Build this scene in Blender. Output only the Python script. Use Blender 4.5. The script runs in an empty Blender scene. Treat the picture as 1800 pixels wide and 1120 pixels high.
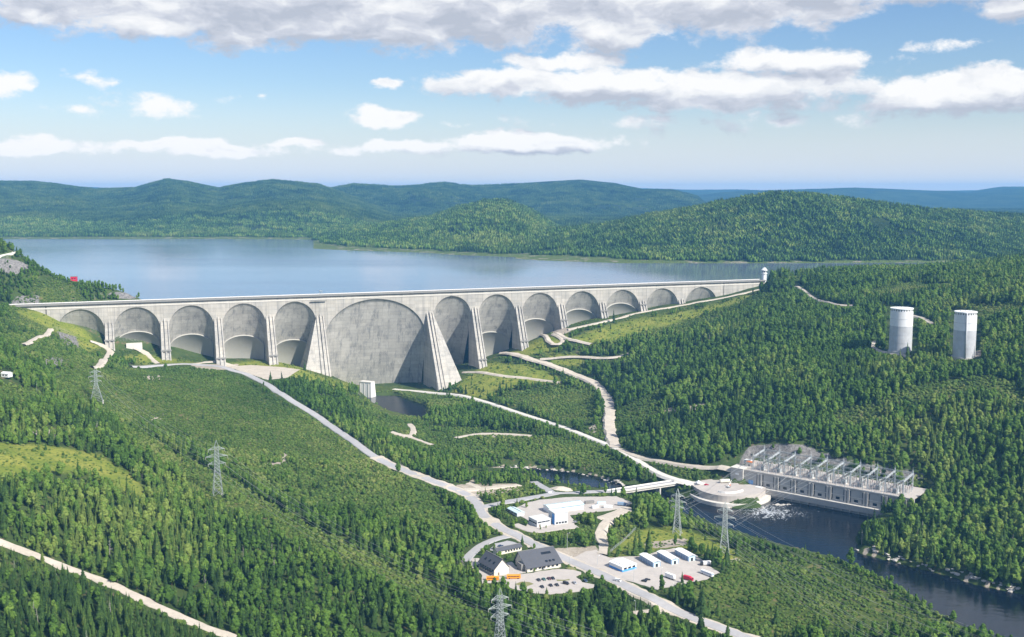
import bpy, bmesh, math, random
import numpy as np
from mathutils import Vector, Matrix

random.seed(7)
rng = np.random.default_rng(11)
scene = bpy.context.scene
col = scene.collection

# ------------------------------------------------------------------ camera
F, CZ, YH = 1900.0, 314.0, 335.0          # focal length in photo pixels, camera height, horizon row
PITCH = math.atan((560.0 - YH) / F)
cam_data = bpy.data.cameras.new('camera')
cam = bpy.data.objects.new('camera', cam_data)
col.objects.link(cam)
cam.location = (0, 0, CZ)
cam.rotation_euler = (math.radians(90) - PITCH, 0, 0)
cam_data.sensor_width = 36.0
cam_data.lens = 36.0 * F / 1800.0
cam_data.clip_start = 1.0
cam_data.clip_end = 60000.0
scene.camera = cam

# ------------------------------------------------------------------ sun, sky, exposure
SUN_AZ, SUN_EL = math.radians(50), math.radians(40)      # azimuth from -Y (behind the camera) towards +X
sun_dir = Vector((math.sin(SUN_AZ) * math.cos(SUN_EL), -math.cos(SUN_AZ) * math.cos(SUN_EL), math.sin(SUN_EL)))
sd = bpy.data.lights.new('sun', 'SUN')
sd.energy = 5.0
sd.angle = math.radians(0.5)
sd.color = (1.0, 0.94, 0.83)
sun = bpy.data.objects.new('sun', sd)
col.objects.link(sun)
sun.location = (600, -300, 900)
sun.rotation_euler = sun_dir.to_track_quat('Z', 'Y').to_euler()
scene.view_settings.view_transform = 'Standard'
scene.view_settings.look = 'None'
scene.view_settings.gamma = 1.0
scene.view_settings.exposure = 0.62
scene.view_settings.use_curve_mapping = False
scene.cycles.use_denoising = True
scene.cycles.max_bounces = 6
scene.cycles.diffuse_bounces = 2
scene.cycles.glossy_bounces = 2
scene.cycles.transmission_bounces = 2
scene.cycles.volume_bounces = 1
scene.cycles.transparent_max_bounces = 4
scene.cycles.sample_clamp_indirect = 4.0


class G:
    """tiny node-graph helper"""
    def __init__(s, tree):
        s.t = tree
        s.n = tree.nodes
        s.l = tree.links

    def node(s, typ, **kw):
        n = s.n.new(typ)
        for k, v in kw.items():
            setattr(n, k, v)
        return n

    def put(s, sock, v):
        if hasattr(v, 'is_output') or isinstance(v, bpy.types.NodeSocket):
            s.l.new(v, sock)
        elif v is not None:
            sock.default_value = v

    def math(s, op, a, b=None, c=None, clamp=False):
        n = s.node('ShaderNodeMath', operation=op)
        n.use_clamp = clamp
        s.put(n.inputs[0], a)
        s.put(n.inputs[1], b)
        if c is not None:
            s.put(n.inputs[2], c)
        return n.outputs[0]

    def vmath(s, op, a, b=None):
        n = s.node('ShaderNodeVectorMath', operation=op)
        s.put(n.inputs[0], a)
        if b is not None:
            s.put(n.inputs[1], b)
        return n.outputs[1] if op in ('LENGTH', 'DOT_PRODUCT', 'DISTANCE') else n.outputs[0]

    def noise(s, vec, scale=1.0, detail=3.0, rough=0.5, dist=0.0):
        n = s.node('ShaderNodeTexNoise')
        if vec is not None:
            s.put(n.inputs['Vector'], vec)
        n.inputs['Scale'].default_value = scale
        n.inputs['Detail'].default_value = detail
        n.inputs['Roughness'].default_value = rough
        n.inputs['Distortion'].default_value = dist
        return n.outputs[0]

    def ramp(s, fac, stops, interp='LINEAR'):
        n = s.node('ShaderNodeValToRGB')
        r = n.color_ramp
        r.interpolation = interp
        while len(r.elements) < len(stops):
            r.elements.new(0.5)
        for e, (p, c) in zip(r.elements, stops):
            e.position = p
            e.color = (c, c, c, 1) if isinstance(c, (int, float)) else (*c, 1)
        s.put(n.inputs[0], fac)
        return n.outputs[0]

    def mix(s, fac, a, b, mode='MIX'):
        n = s.node('ShaderNodeMix', data_type='RGBA', blend_type=mode)
        s.put(n.inputs[0], fac)
        for k, v in ((6, a), (7, b)):
            s.put(n.inputs[k], (*v, 1) if isinstance(v, tuple) and len(v) == 3 else v)
        return n.outputs[2]

    def smap(s, v, a, b, lo=0.0, hi=1.0):
        n = s.node('ShaderNodeMapRange', interpolation_type='SMOOTHSTEP')
        s.put(n.inputs[0], v)
        for k, q in zip((1, 2, 3, 4), (a, b, lo, hi)):
            n.inputs[k].default_value = q
        return n.outputs[0]

    def xyz(s, v):
        n = s.node('ShaderNodeSeparateXYZ')
        s.put(n.inputs[0], v)
        return n.outputs

    def comb(s, x, y, z):
        n = s.node('ShaderNodeCombineXYZ')
        for k, v in enumerate((x, y, z)):
            s.put(n.inputs[k], v)
        return n.outputs[0]


def make_world():
    w = bpy.data.worlds.new('World')
    scene.world = w
    w.use_nodes = True
    w.node_tree.nodes.clear()
    g = G(w.node_tree)
    sky = g.node('ShaderNodeTexSky', sky_type='NISHITA')
    sky.sun_disc = False
    sky.sun_elevation = SUN_EL
    sky.sun_rotation = math.atan2(sun_dir.x, sun_dir.y)
    sky.air_density = 1.0
    sky.dust_density = 0.6
    sky.ozone_density = 2.0
    co = g.node('ShaderNodeTexCoord').outputs['Generated']
    x, y, z = g.xyz(co)
    # world directions: azimuth from +Y and elevation, in units of 100 px of a 1900 px focal length
    az = g.math('MULTIPLY', g.math('ARCTAN2', x, y), 19.0)
    hyp = g.math('SQRT', g.math('ADD', g.math('MULTIPLY', x, x), g.math('MULTIPLY', y, y)))
    el = g.math('MULTIPLY', g.math('ARCTAN2', z, hyp), 19.0)
    p = g.comb(az, g.math('MULTIPLY', el, 1.0), 0.0)

    def px(a):
        return math.atan((a - 900) / 1911.0) * 19.0

    def py(b):
        return math.atan((335 - b) / 1925.0) * 19.0
    # cloud masses: centre x, y, half width, half height, weight
    masses = [
        (120, -20, 330, 88, 1.25), (520, 0, 470, 84, 1.35), (860, -10, 300, 92, 1.3), (600, 52, 330, 34, 1.0), (260, 66, 110, 26, .9), (60, 48, 120, 24, .9),
        (1220, 12, 300, 62, 1.05), (1430, -10, 160, 52, 1.0), (1090, 60, 170, 38, .75), (1450, 38, 100, 24, .7),
        (1700, 5, 190, 34, .95), (1790, 38, 90, 32, .9), (1560, 22, 70, 18, .6),
        (870, 148, 100, 26, .95), (1060, 152, 260, 32, .95), (1280, 164, 250, 38, 1.0), (1400, 122, 160, 24, .9), (980, 112, 110, 18, .8),
        (1680, 182, 160, 34, 1.0), (1780, 168, 110, 30, 1.0), (1690, 95, 110, 13, .42),
        (680, 150, 30, 13, .8), (690, 205, 54, 17, .95),
        (10, 166, 52, 20, .85), (170, 152, 32, 14, .45), (280, 188, 80, 22, .5), (135, 200, 40, 12, .35), (470, 172, 20, 7, .4),
        (60, 268, 95, 16, 1.0), (330, 264, 150, 14, 1.0), (520, 255, 70, 8, .6), (930, 252, 175, 20, 1.1), (700, 260, 170, 14, .75), (800, 218, 60, 8, .35),
        (1260, 215, 420, 14, .25),
    ]
    nz = g.noise(g.vmath('MULTIPLY', p, (0.9, 1.4, 1)), 1.0, 9.0, 0.66)
    warp = g.node('ShaderNodeTexNoise')
    g.put(warp.inputs['Vector'], g.vmath('MULTIPLY', p, (0.9, 1.6, 1)))
    warp.inputs['Scale'].default_value = 1.3
    warp.inputs['Detail'].default_value = 4.0
    wv = g.vmath('MULTIPLY', g.vmath('SUBTRACT', warp.outputs['Color'], (0.5, 0.5, 0.5)), (1.1, 0.42, 0))
    pw = g.vmath('ADD', p, wv)

    def field(vec, ms):
        tot = None
        for cx, cy, rx, ry, wt in ms:
            v = g.node('ShaderNodeVectorMath', operation='MULTIPLY_ADD')
            g.put(v.inputs[0], vec)
            kx, ky = 100 / rx, 100 / ry
            v.inputs[1].default_value = (kx, ky, 0)
            v.inputs[2].default_value = (-px(cx) * kx, -py(cy) * ky, 0)
            m = g.math('MULTIPLY_ADD', g.vmath('LENGTH', v.outputs[0]), -wt, 1.25 * wt)
            tot = m if tot is None else g.math('MAXIMUM', tot, m)
        return tot
    big_ones = [q for q in masses if q[2] * q[3] > 2400]
    f0 = field(pw, masses)
    # the same kind of broken cloud goes on all round, above and beside the view
    away = g.math('MAXIMUM', g.smap(g.math('ABSOLUTE', az), 9.5, 13.0), g.smap(el, 3.9, 6.0))
    gen = g.noise(g.vmath('MULTIPLY', p, (0.16, 0.42, 1)), 1.0, 4.0, 0.55)
    band = g.smap(el, 0.0, 1.0)
    fgen = g.math('MULTIPLY', g.math('MULTIPLY', g.math('SUBTRACT', gen, 0.47), 5.0), g.math('MULTIPLY', away, band))
    f = g.math('MAXIMUM', f0, g.math('SUBTRACT', fgen, g.math('SUBTRACT', 1.0, away)))
    dens = g.math('ADD', f, g.math('MULTIPLY', g.math('SUBTRACT', nz, 0.5), 2.6))
    alpha = g.smap(dens, 0.08, 0.56)
    nz2 = g.noise(g.vmath('MULTIPLY', g.vmath('ADD', pw, (-0.10, -0.20, 0)), (0.62, 1.35, 1)), 1.0, 6.0, 0.58)
    # thick parts are grey below, thin and upper parts bright
    sh0 = g.math('SUBTRACT', g.noise(g.vmath('MULTIPLY', pw, (0.62, 1.35, 1)), 1.0, 6.0, 0.58), nz2)
    fup = field(g.vmath('ADD', pw, (0.05, 0.22, 0)), big_ones)
    fup = g.math('MAXIMUM', fup, g.math('SUBTRACT', f0, 0.6))
    grad = g.math('SUBTRACT', f0, fup)          # >0 near the tops, <0 towards the bases
    lit = g.math('ADD', g.math('ADD', g.math('MULTIPLY', grad, 0.9), g.math('MULTIPLY', sh0, -2.6)), 0.52)
    thick = g.smap(dens, 0.5, 1.5)
    lit = g.math('SUBTRACT', lit, g.math('MULTIPLY', thick, 0.20))
    ccol = g.ramp(lit, [(0.0, (4.3, 4.6, 5.3)), (0.32, (5.6, 5.8, 6.4)), (0.58, (7.2, 7.3, 7.5)), (0.9, (8.5, 8.4, 8.3))])
    hs = g.node('ShaderNodeHueSaturation')
    hs.inputs['Saturation'].default_value = 1.2
    hs.inputs['Value'].default_value = 1.0
    g.put(hs.inputs['Color'], sky.outputs[0])
    # thin white veil low over the horizon
    veil = g.smap(el, 1.9, -0.1, 0.0, 0.85)
    veil = g.math('MULTIPLY', veil, g.math('ADD', 0.75, g.math('MULTIPLY', g.noise(g.vmath('MULTIPLY', p, (0.12, 0.9, 1)), 1.0, 3.0), 0.5)))
    base = g.mix(veil, g.mix(1.0, hs.outputs[0], (0.96, 0.98, 1.10), 'MULTIPLY'), (6.7, 7.1, 7.7))
    final = g.mix(g.math('MULTIPLY', alpha, 0.96), base, ccol)
    bg = g.node('ShaderNodeBackground')
    bg.inputs[1].default_value = 0.08
    g.put(bg.inputs[0], final)
    out = g.node('ShaderNodeOutputWorld')
    g.l.new(bg.outputs[0], out.inputs[0])
    w.cycles.sampling_method = 'MANUAL'
    w.cycles.sample_map_resolution = 512


make_world()

# ------------------------------------------------------------------ projection helpers (used to lay out the map)
cp, sp = math.cos(PITCH), math.sin(PITCH)


def ray(px, py):
    a, b = (px - 900.0) / F, (560.0 - py) / F
    return np.array([a, cp + b * sp, -sp + b * cp])


def at_z(px, py, z):
    d = ray(px, py)
    t = (z - CZ) / d[2]
    return d[0] * t, d[1] * t


def at_y(px, py, y):
    d = ray(px, py)
    t = y / d[1]
    return d[0] * t, y, CZ + d[2] * t


def project(x, y, z):
    x, y, z = np.asarray(x, float), np.asarray(y, float), np.asarray(z, float) - CZ
    fw = np.maximum(y * cp - z * sp, 1.0)
    up = y * sp + z * cp
    return 900 + F * x / fw, 560 - F * up / fw


# dam axis
DX0, DY0, DTH = -213.94, 1686.04, 0.36008
CREST, LAKE = 154.0, 148.6
dc, ds = math.cos(DTH), math.sin(DTH)


def dam_xy(s, d):                      # s along the crest, d downstream
    return DX0 + s * dc + d * ds, DY0 + s * ds - d * dc


def dam_sd(x, y):
    rx, ry = x - DX0, y - DY0
    return rx * dc + ry * ds, rx * ds - ry * dc


def at_d(px, py, d):
    r = ray(px, py)
    # (x-DX0)*ds-(y-DY0)*dc = d
    t = (d + DX0 * ds - DY0 * dc) / (r[0] * ds - r[1] * dc)
    return r[0] * t, r[1] * t, CZ + r[2] * t


# ------------------------------------------------------------------ numpy value noise
_perm = rng.random((256, 256))


def vnoise(x, y):
    xi, yi = np.floor(x).astype(int), np.floor(y).astype(int)
    fx, fy = x - xi, y - yi
    fx, fy = fx * fx * (3 - 2 * fx), fy * fy * (3 - 2 * fy)
    a, b = _perm[xi % 256, yi % 256], _perm[(xi + 1) % 256, yi % 256]
    c, d = _perm[xi % 256, (yi + 1) % 256], _perm[(xi + 1) % 256, (yi + 1) % 256]
    return (a * (1 - fx) + b * fx) * (1 - fy) + (c * (1 - fx) + d * fx) * fy


def fbm(x, y, o=4):
    t, a, n = 0, 1.0, 0
    for k in range(o):
        t = t + a * vnoise(x * 2 ** k + 17.3 * k, y * 2 ** k + 9.1 * k)
        n += a
        a *= 0.5
    return t / n - 0.5


def poly_dist(X, Y, poly):
    """signed distance (negative inside) of points to a polygon"""
    P = np.asarray(poly, float)
    best = np.full(X.shape, 1e9)
    inside = np.zeros(X.shape, bool)
    n = len(P)
    for i in range(n):
        ax, ay = P[i]
        bx, by = P[(i + 1) % n]
        ex, ey = bx - ax, by - ay
        t = np.clip(((X - ax) * ex + (Y - ay) * ey) / (ex * ex + ey * ey + 1e-9), 0, 1)
        best = np.minimum(best, np.hypot(X - ax - t * ex, Y - ay - t * ey))
        cr = ((ay > Y) != (by > Y)) & (X < (bx - ax) * (Y - ay) / ((by - ay) + 1e-12) + ax)
        inside ^= cr
    return np.where(inside, -best, best)


def line_dist(X, Y, line):
    best = np.full(X.shape, 1e9)
    for (ax, ay), (bx, by) in zip(line[:-1], line[1:]):
        ex, ey = bx - ax, by - ay
        t = np.clip(((X - ax) * ex + (Y - ay) * ey) / (ex * ex + ey * ey + 1e-9), 0, 1)
        best = np.minimum(best, np.hypot(X - ax - t * ex, Y - ay - t * ey))
    return best


def smooth(t):
    t = np.clip(t, 0, 1)
    return t * t * (3 - 2 * t)


# ------------------------------------------------------------------ terrain heights
ctrl = []
for px_, py_, z_ in [
    (-200, 560, 165), (0, 548, 152), (0, 600, 138), (0, 650, 128), (0, 720, 112), (0, 800, 98), (0, 880, 84), (0, 950, 70), (0, 1040, 66),
    (0, 1120, 62), (-300, 900, 95), (-300, 700, 135), (-300, 1120, 75), (100, 600, 122), (100, 650, 110), (160, 705, 86), (200, 800, 76), (200, 900, 64),
    (200, 1030, 52), (200, 1120, 50), (360, 643, 67), (255, 643, 72), (180, 640, 79), (300, 750, 58), (380, 870, 46), (450, 700, 58), (450, 800, 46),
    (500, 697, 56), (600, 765, 42), (720, 832, 29), (770, 850, 26), (840, 895, 23), (500, 950, 40), (600, 900, 38), (700, 950, 30), (430, 1125, 40),
    (600, 1100, 30), (800, 1000, 24), (800, 1100, 22), (900, 940, 22), (1000, 985, 20), (1100, 1030, 17), (1200, 1080, 14), (1310, 1120, 12),
    (1000, 1120, 16), (900, 1200, 16), (500, 1250, 36), (1300, 1250, 12), (1500, 1200, 8), (650, 765, 26), (705, 768, 15), (760, 745, 6),
    (850, 762, 9), (930, 790, 8), (1000, 800, 9), (850, 800, 7), (750, 800, 18), (800, 693, 7), (850, 705, 8), (950, 738, 10), (1040, 770, 11),
    (1120, 810, 12), (1185, 846, 12), (1215, 850, 11), (925, 632, 46), (1000, 655, 36), (1050, 680, 29), (1066, 700, 24), (1075, 760, 14), (880, 690, 16),
    (950, 700, 18), (1000, 730, 14), (830, 665, 24), (1050, 600, 76), (1100, 570, 94), (1200, 548, 110), (1300, 526, 128), (1300, 560, 112), (1300, 640, 82),
    (1200, 640, 68), (1150, 700, 46), (1200, 760, 28), (1300, 700, 60), (1290, 770, 36), (1240, 818, 20), (1290, 826, 22), (1400, 520, 140), (1400, 600, 108),
    (1400, 700, 74), (1400, 765, 52), (1500, 540, 138), (1500, 640, 102), (1500, 720, 70), (1500, 790, 46), (1585, 622, 112), (1695, 632, 114),
    (1640, 560, 135), (1640, 700, 90), (1640, 780, 54), (1620, 845, 27), (1700, 850, 32), (1700, 760, 66), (1800, 540, 160), (1800, 650, 115),
    (1800, 760, 75), (1800, 850, 40), (1800, 950, 20), (1700, 930, 15), (1620, 920, 13), (1560, 940, 8), (1700, 990, 7), (2000, 700, 105), (2000, 900, 45),
    (2000, 1000, 20), (2100, 500, 210), (1250, 960, 9), (1400, 1005, 8), (1330, 1040, 10), (1500, 1050, 7), (1650, 1110, 5), (1900, 1200, 5),
    (1370, 489, 150), (1420, 483, 151), (1460, 480, 152), (1520, 479, 154), (1600, 477, 160), (1700, 475, 169), (1800, 460, 188), (1335, 785, 38), (1450, 806, 34), (1560, 838, 27),
    (1180, 890, 7), (1090, 905, 18), (960, 890, 21), (1060, 850, 6), (1000, 870, 19),
]:
    x_, y_ = at_z(px_, py_, z_)
    ctrl.append((x_, y_, z_))
for px_, py_, d_ in [
    (60, 541, 10), (187, 612, 28), (290, 632, 32), (383, 636, 34), (478, 638, 38), (555, 656, 48), (600, 668, 12), (670, 686, 6), (783, 690, 76), (838, 652, 52),
    (922, 618, 42), (988, 580, 32), (1060, 560, 24), (1130, 547, 18), (1197, 532, 12), (1257, 524, 8), (1310, 511, 5), (1350, 496, 3),
    (145, 584, -8), (240, 615, -12), (335, 630, -12), (430, 630, -12), (512, 640, -12),
]:
    ctrl.append(at_d(px_, py_, d_))
for px_, py_, y_ in [(-60, 412, 1660), (0, 424, 1645), (35, 440, 1635), (70, 480, 1625), (130, 494, 1625), (170, 500, 1625), (205, 507, 1632), (240, 515, 1640), (252, 521, 1642), (20, 428, 1640), (48, 452, 1632)]:
    ctrl.append(at_y(px_, py_, y_))
for s_, d_, z_ in [(-300, -130, 60), (-100, -200, 5), (100, -200, 5), (300, -130, 45), (500, -130, 95), (0, -420, 15), (650, -160, 120), (-345, -86, 153),
                   (-470, -40, 152), (-540, -30, 158), (-580, -40, 170), (-640, -60, 200), (-300, -90, 110), (-350, -170, 110), (-470, -190, 120), (-620, -330, 110), (-800, -500, 130), (720, -60, 140), (300, -400, 60), (-300, -400, 60)]:
    x_, y_ = dam_xy(s_, d_)
    ctrl.append((x_, y_, z_))
ctrl += [(-600, 2450, 90), (0, 2450, 60), (400, 2450, 90), (800, 2450, 120), (1200, 2450, 150), (-1000, 1700, 300), (-1150, 2300, 120), (-900, 1200, 220), (-700, 500, 130), (0, 200, 40), (600, 200, 30)]
CT = np.array(ctrl)
CX, CY_, CZs = CT[:, 0], CT[:, 1], CT[:, 2]
mq = lambda r2: np.sqrt(r2 + 35.0 ** 2)
A_ = mq((CX[:, None] - CX) ** 2 + (CY_[:, None] - CY_) ** 2)
nC = len(CT)
M_ = np.zeros((nC + 3, nC + 3))
M_[:nC, :nC] = A_ - 14.0 * np.eye(nC)
Pm = np.c_[np.ones(nC), CX / 1000, CY_ / 1000]
M_[:nC, nC:] = Pm
M_[nC:, :nC] = Pm.T
W_ = np.linalg.solve(M_, np.r_[CZs, 0, 0, 0])


def base_h(x, y):
    x, y = np.asarray(x, float), np.asarray(y, float)
    out = W_[nC] + W_[nC + 1] * x / 1000 + W_[nC + 2] * y / 1000
    for i in range(nC):
        out = out + W_[i] * mq((x - CX[i]) ** 2 + (y - CY_[i]) ** 2)
    return out


STEP = 6.0
GX = np.arange(-1150, 1290.1, STEP)
GY = np.arange(100, 2452.1, STEP)
TX, TY = np.meshgrid(GX, GY)
TZ = base_h(TX, TY)
TZ += (fbm(TX / 70, TY / 70, 4)) * 9.0 * smooth((TZ - 6) / 25)
# never let the valley fall to the river level except where the river runs; keep the downstream side of the lake rim whole
S_, D_ = dam_sd(TX, TY)
TZ = np.where(D_ > -30, np.maximum(TZ, 2.5 + fbm(TX / 40, TY / 40, 2) * 1.5), TZ)


def px_poly(pts, z):
    return [at_z(a, b, z) for a, b in pts]


# level pads: name, photo outline, height, blend width, margin
PADS = {
    'visitor': (px_poly([(818, 990), (832, 962), (868, 944), (908, 942), (1000, 988), (1062, 1016), (1040, 1034), (965, 1047), (900, 1037), (890, 1023), (850, 1021), (830, 1006)], 21.0), 21.0, 22, 5),
    'sheds': (px_poly([(1003, 985), (1058, 962), (1075, 976), (1120, 975), (1180, 962), (1222, 968), (1268, 1004), (1240, 1018), (1150, 1044), (1062, 1014)], 18.5), 18.5, 22, 5),
    'workshop': (px_poly([(868, 902), (930, 880), (1000, 872), (1080, 874), (1118, 884), (1098, 902), (1050, 914), (1005, 932), (940, 934), (890, 918)], 21.5), 21.5, 20, 5),
    'junction': (px_poly([(828, 884), (850, 878), (886, 880), (868, 900), (842, 900)], 23.0), 23.0, 16, 3),
    'round': (px_poly([(1212, 850), (1250, 843), (1310, 846), (1342, 852), (1342, 864), (1310, 872), (1270, 872), (1235, 864)], 10.0), 10.0, 9, 2),
    'damyard': (px_poly([(400, 645), (440, 642), (500, 646), (527, 650), (505, 664), (470, 668), (430, 655)], 54.0), 54.0, 20, 3),
}
PADS['toe'] = ([dam_xy(-50, 22), dam_xy(76, 22), dam_xy(78, -70), dam_xy(-72, -70), dam_xy(-72, -6)], 1.6, 16, 0)
# powerhouse
PHZ = 24.0
pA, pB = np.array(at_z(1311, 827, PHZ)), np.array(at_z(1597, 877, PHZ))
PHL = float(np.hypot(*(pB - pA)))
PHD = (pB - pA) / PHL                       # along the front wall
PHN = np.array([-PHD[1], PHD[0]])           # into the hill
if PHN[1] < 0:
    PHN = -PHN


def ph(a, b):                               # along, back
    q = pA + PHD * a + PHN * b
    return float(q[0]), float(q[1])


PADS['deck'] = ([ph(-8, 6), ph(PHL + 6, 6), ph(PHL + 6, 44), ph(-14, 44), ph(-34, 20), ph(-30, 6)], PHZ - 1.0, 10, 1)
for nm, (poly, z_, bl, mg) in PADS.items():
    d_ = poly_dist(TX, TY, poly)
    k_ = 1 - smooth((d_ - mg) / bl)
    TZ = TZ * (1 - k_) + z_ * k_

# river outline at water level
RIV = px_poly([(1078, 868), (1130, 884), (1215, 912), (1300, 942), (1400, 968), (1480, 988), (1530, 1008), (1600, 1048), (1660, 1088), (1740, 1124), (1860, 1185), (2150, 1330),
               (2150, 1120), (1900, 1066), (1800, 1044), (1730, 1031), (1640, 1006), (1560, 986), (1510, 972), (1503, 945), (1530, 915), (1600, 905), (1525, 897),
               (1340, 868), (1335, 892), (1290, 894), (1215, 878), (1190, 868), (1120, 852), (1090, 853), (1060, 839), (1000, 828), (920, 821), (840, 817), (800, 816),
               (790, 826), (870, 830), (940, 838), (962, 850), (990, 860), (1040, 864)], 0.0)
POOL = px_poly([(640, 694), (692, 692), (748, 712), (752, 744), (700, 737), (655, 716)], 0.0)
for poly in (RIV, POOL):
    d_ = poly_dist(TX, TY, poly) + fbm(TX / 15, TY / 15, 2) * 6
    TZ = np.where(d_ < 0, np.maximum(-4.0, -0.5 + d_ * 0.6), np.where(d_ < 26, np.minimum(TZ, 0.8 + np.maximum(d_, 0) * 0.75 + smooth(d_ / 26) * np.maximum(TZ - 20, 0)), TZ))


_qx, _qy = project(TX, TY, TZ)
for _poly in ([(-20, 446), (35, 452), (66, 472), (30, 484), (-20, 476)], [(20, 515), (80, 515), (80, 537), (10, 537)], [(170, 508), (245, 512), (240, 528), (170, 526)],
              [(95, 578), (140, 590), (145, 618), (110, 612)], [(1285, 775), (1400, 775), (1480, 800), (1645, 832), (1640, 845), (1450, 815), (1340, 812), (1285, 825)]):
    _k = np.clip(0.5 - poly_dist(_qx, _qy, _poly) / 10, 0, 1)
    TZ = TZ + _k * (np.abs(fbm(TX / 16 + 4, TY / 16, 3)) * 22 - 4 + fbm(TX / 7, TY / 7, 1) * 4)


def H(x, y):
    x, y = np.asarray(x, float), np.asarray(y, float)
    fx = np.clip((x - GX[0]) / STEP, 0, len(GX) - 1.001)
    fy = np.clip((y - GY[0]) / STEP, 0, len(GY) - 1.001)
    i, j = fx.astype(int), fy.astype(int)
    u, v = fx - i, fy - j
    return (TZ[j, i] * (1 - u) + TZ[j, i + 1] * u) * (1 - v) + (TZ[j + 1, i] * (1 - u) + TZ[j + 1, i + 1] * u) * v


def ground(px, py):
    """the terrain point seen at a photo pixel"""
    d = ray(px, py)
    y = np.linspace(300, 2440, 1500)
    t = y / d[1]
    gap = CZ + d[2] * t - H(d[0] * t, y)
    k = int(np.argmax(gap < 0)) if (gap < 0).any() else len(y) - 1
    if k:
        w = gap[k - 1] / (gap[k - 1] - gap[k])
        yy = y[k - 1] + w * (y[k] - y[k - 1])
    else:
        yy = y[0]
    tt = yy / d[1]
    return float(d[0] * tt), float(yy), float(H(d[0] * tt, yy))

# ------------------------------------------------------------------ materials
MATS = {}


def new_mat(name):
    m = bpy.data.materials.new(name)
    m.use_nodes = True
    m.node_tree.nodes.clear()
    g = G(m.node_tree)
    b = g.node('ShaderNodeBsdfPrincipled')
    o = g.node('ShaderNodeOutputMaterial')
    g.l.new(b.outputs[0], o.inputs[0])
    MATS[name] = m
    return m, g, b


def bump(g, b, h, strength=0.5, dist=0.1):
    n = g.node('ShaderNodeBump')
    n.inputs['Strength'].default_value = strength
    n.inputs['Distance'].default_value = dist
    g.put(n.inputs['Height'], h)
    g.l.new(n.outputs[0], b.inputs['Normal'])


def plain(name, c, rough=0.6, metal=0.0, var=0.12, scale=0.6, spec=0.3):
    """a painted or mineral surface: base colour with soft wear, streaks and fine relief"""
    m, g, b = new_mat(name)
    co = g.node('ShaderNodeTexCoord').outputs['Object']
    n1 = g.noise(co, scale, 5.0, 0.6)
    n2 = g.noise(g.vmath('MULTIPLY', co, (3.0, 3.0, 0.25)), scale * 1.5, 3.0)
    f = g.math('ADD', g.math('MULTIPLY', g.math('SUBTRACT', n1, 0.5), 2.2 * var), g.math('MULTIPLY', g.math('SUBTRACT', n2, 0.5), 1.3 * var))
    v = g.math('ADD', 1.0, f)
    n = g.node('ShaderNodeVectorMath', operation='SCALE')
    n.inputs[0].default_value = c
    g.put(n.inputs[3], v)
    g.l.new(n.outputs[0], b.inputs['Base Color'])
    b.inputs['Roughness'].default_value = rough
    b.inputs['Metallic'].default_value = metal
    b.inputs['Specular IOR Level'].default_value = spec
    return m


def m_terrain():
    m, g, b = new_mat('terrain')
    pos = g.node('ShaderNodeNewGeometry')
    P = pos.outputs['Position']
    nrm = g.xyz(pos.outputs['Normal'])
    at = g.node('ShaderNodeAttribute', attribute_name='zone')
    sep = g.node('ShaderNodeSeparateColor')
    g.l.new(at.outputs['Color'], sep.inputs[0])
    n1 = g.noise(P, 0.045, 6.0, 0.62)
    n2 = g.noise(P, 0.35, 5.0, 0.65)
    n3 = g.noise(P, 1.6, 3.0)
    base = g.mix(g.smap(n1, 0.32, 0.68), (0.030, 0.052, 0.016), (0.075, 0.105, 0.030))
    base = g.mix(g.smap(n2, 0.35, 0.75), base, (0.052, 0.085, 0.024))
    base = g.mix(g.smap(g.noise(P, 0.09, 5.0, 0.65), 0.60, 0.70), base, (0.15, 0.115, 0.07))
    mead = g.mix(g.smap(n1, 0.35, 0.65), (0.150, 0.195, 0.030), (0.250, 0.255, 0.052))
    base = g.mix(g.smap(g.noise(P, 0.09, 5.0, 0.65), 0.60, 0.70), base, (0.15, 0.115, 0.07))
    mead = g.mix(g.smap(n2, 0.45, 0.7), mead, (0.085, 0.125, 0.028))
    sand = g.mix(g.smap(n2, 0.3, 0.7), (0.42, 0.37, 0.31), (0.30, 0.26, 0.21))
    rock = g.mix(g.smap(n2, 0.3, 0.68), (0.26, 0.25, 0.24), (0.10, 0.098, 0.10))
    rock = g.mix(g.smap(n3, 0.55, 0.75), rock, (0.34, 0.32, 0.30))
    j = g.math('MULTIPLY', g.math('SUBTRACT', n2, 0.5), 0.9)
    c = g.mix(g.smap(g.math('ADD', sep.outputs[0], j), 0.35, 0.65), base, mead)
    c = g.mix(g.smap(g.math('ADD', sep.outputs[1], j), 0.40, 0.60), c, sand)
    steep = g.smap(g.math('ADD', nrm[2], g.math('MULTIPLY', j, 0.25)), 0.80, 0.62)
    c = g.mix(g.math('MAXIMUM', g.smap(g.math('ADD', sep.outputs[2], j), 0.4, 0.6), steep), c, rock)
    g.l.new(c, b.inputs['Base Color'])
    b.inputs['Roughness'].default_value = 0.95
    b.inputs['Specular IOR Level'].default_value = 0.1
    bump(g, b, g.math('ADD', n2, g.math('MULTIPLY', n3, 0.5)), 0.7, 1.2)


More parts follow.
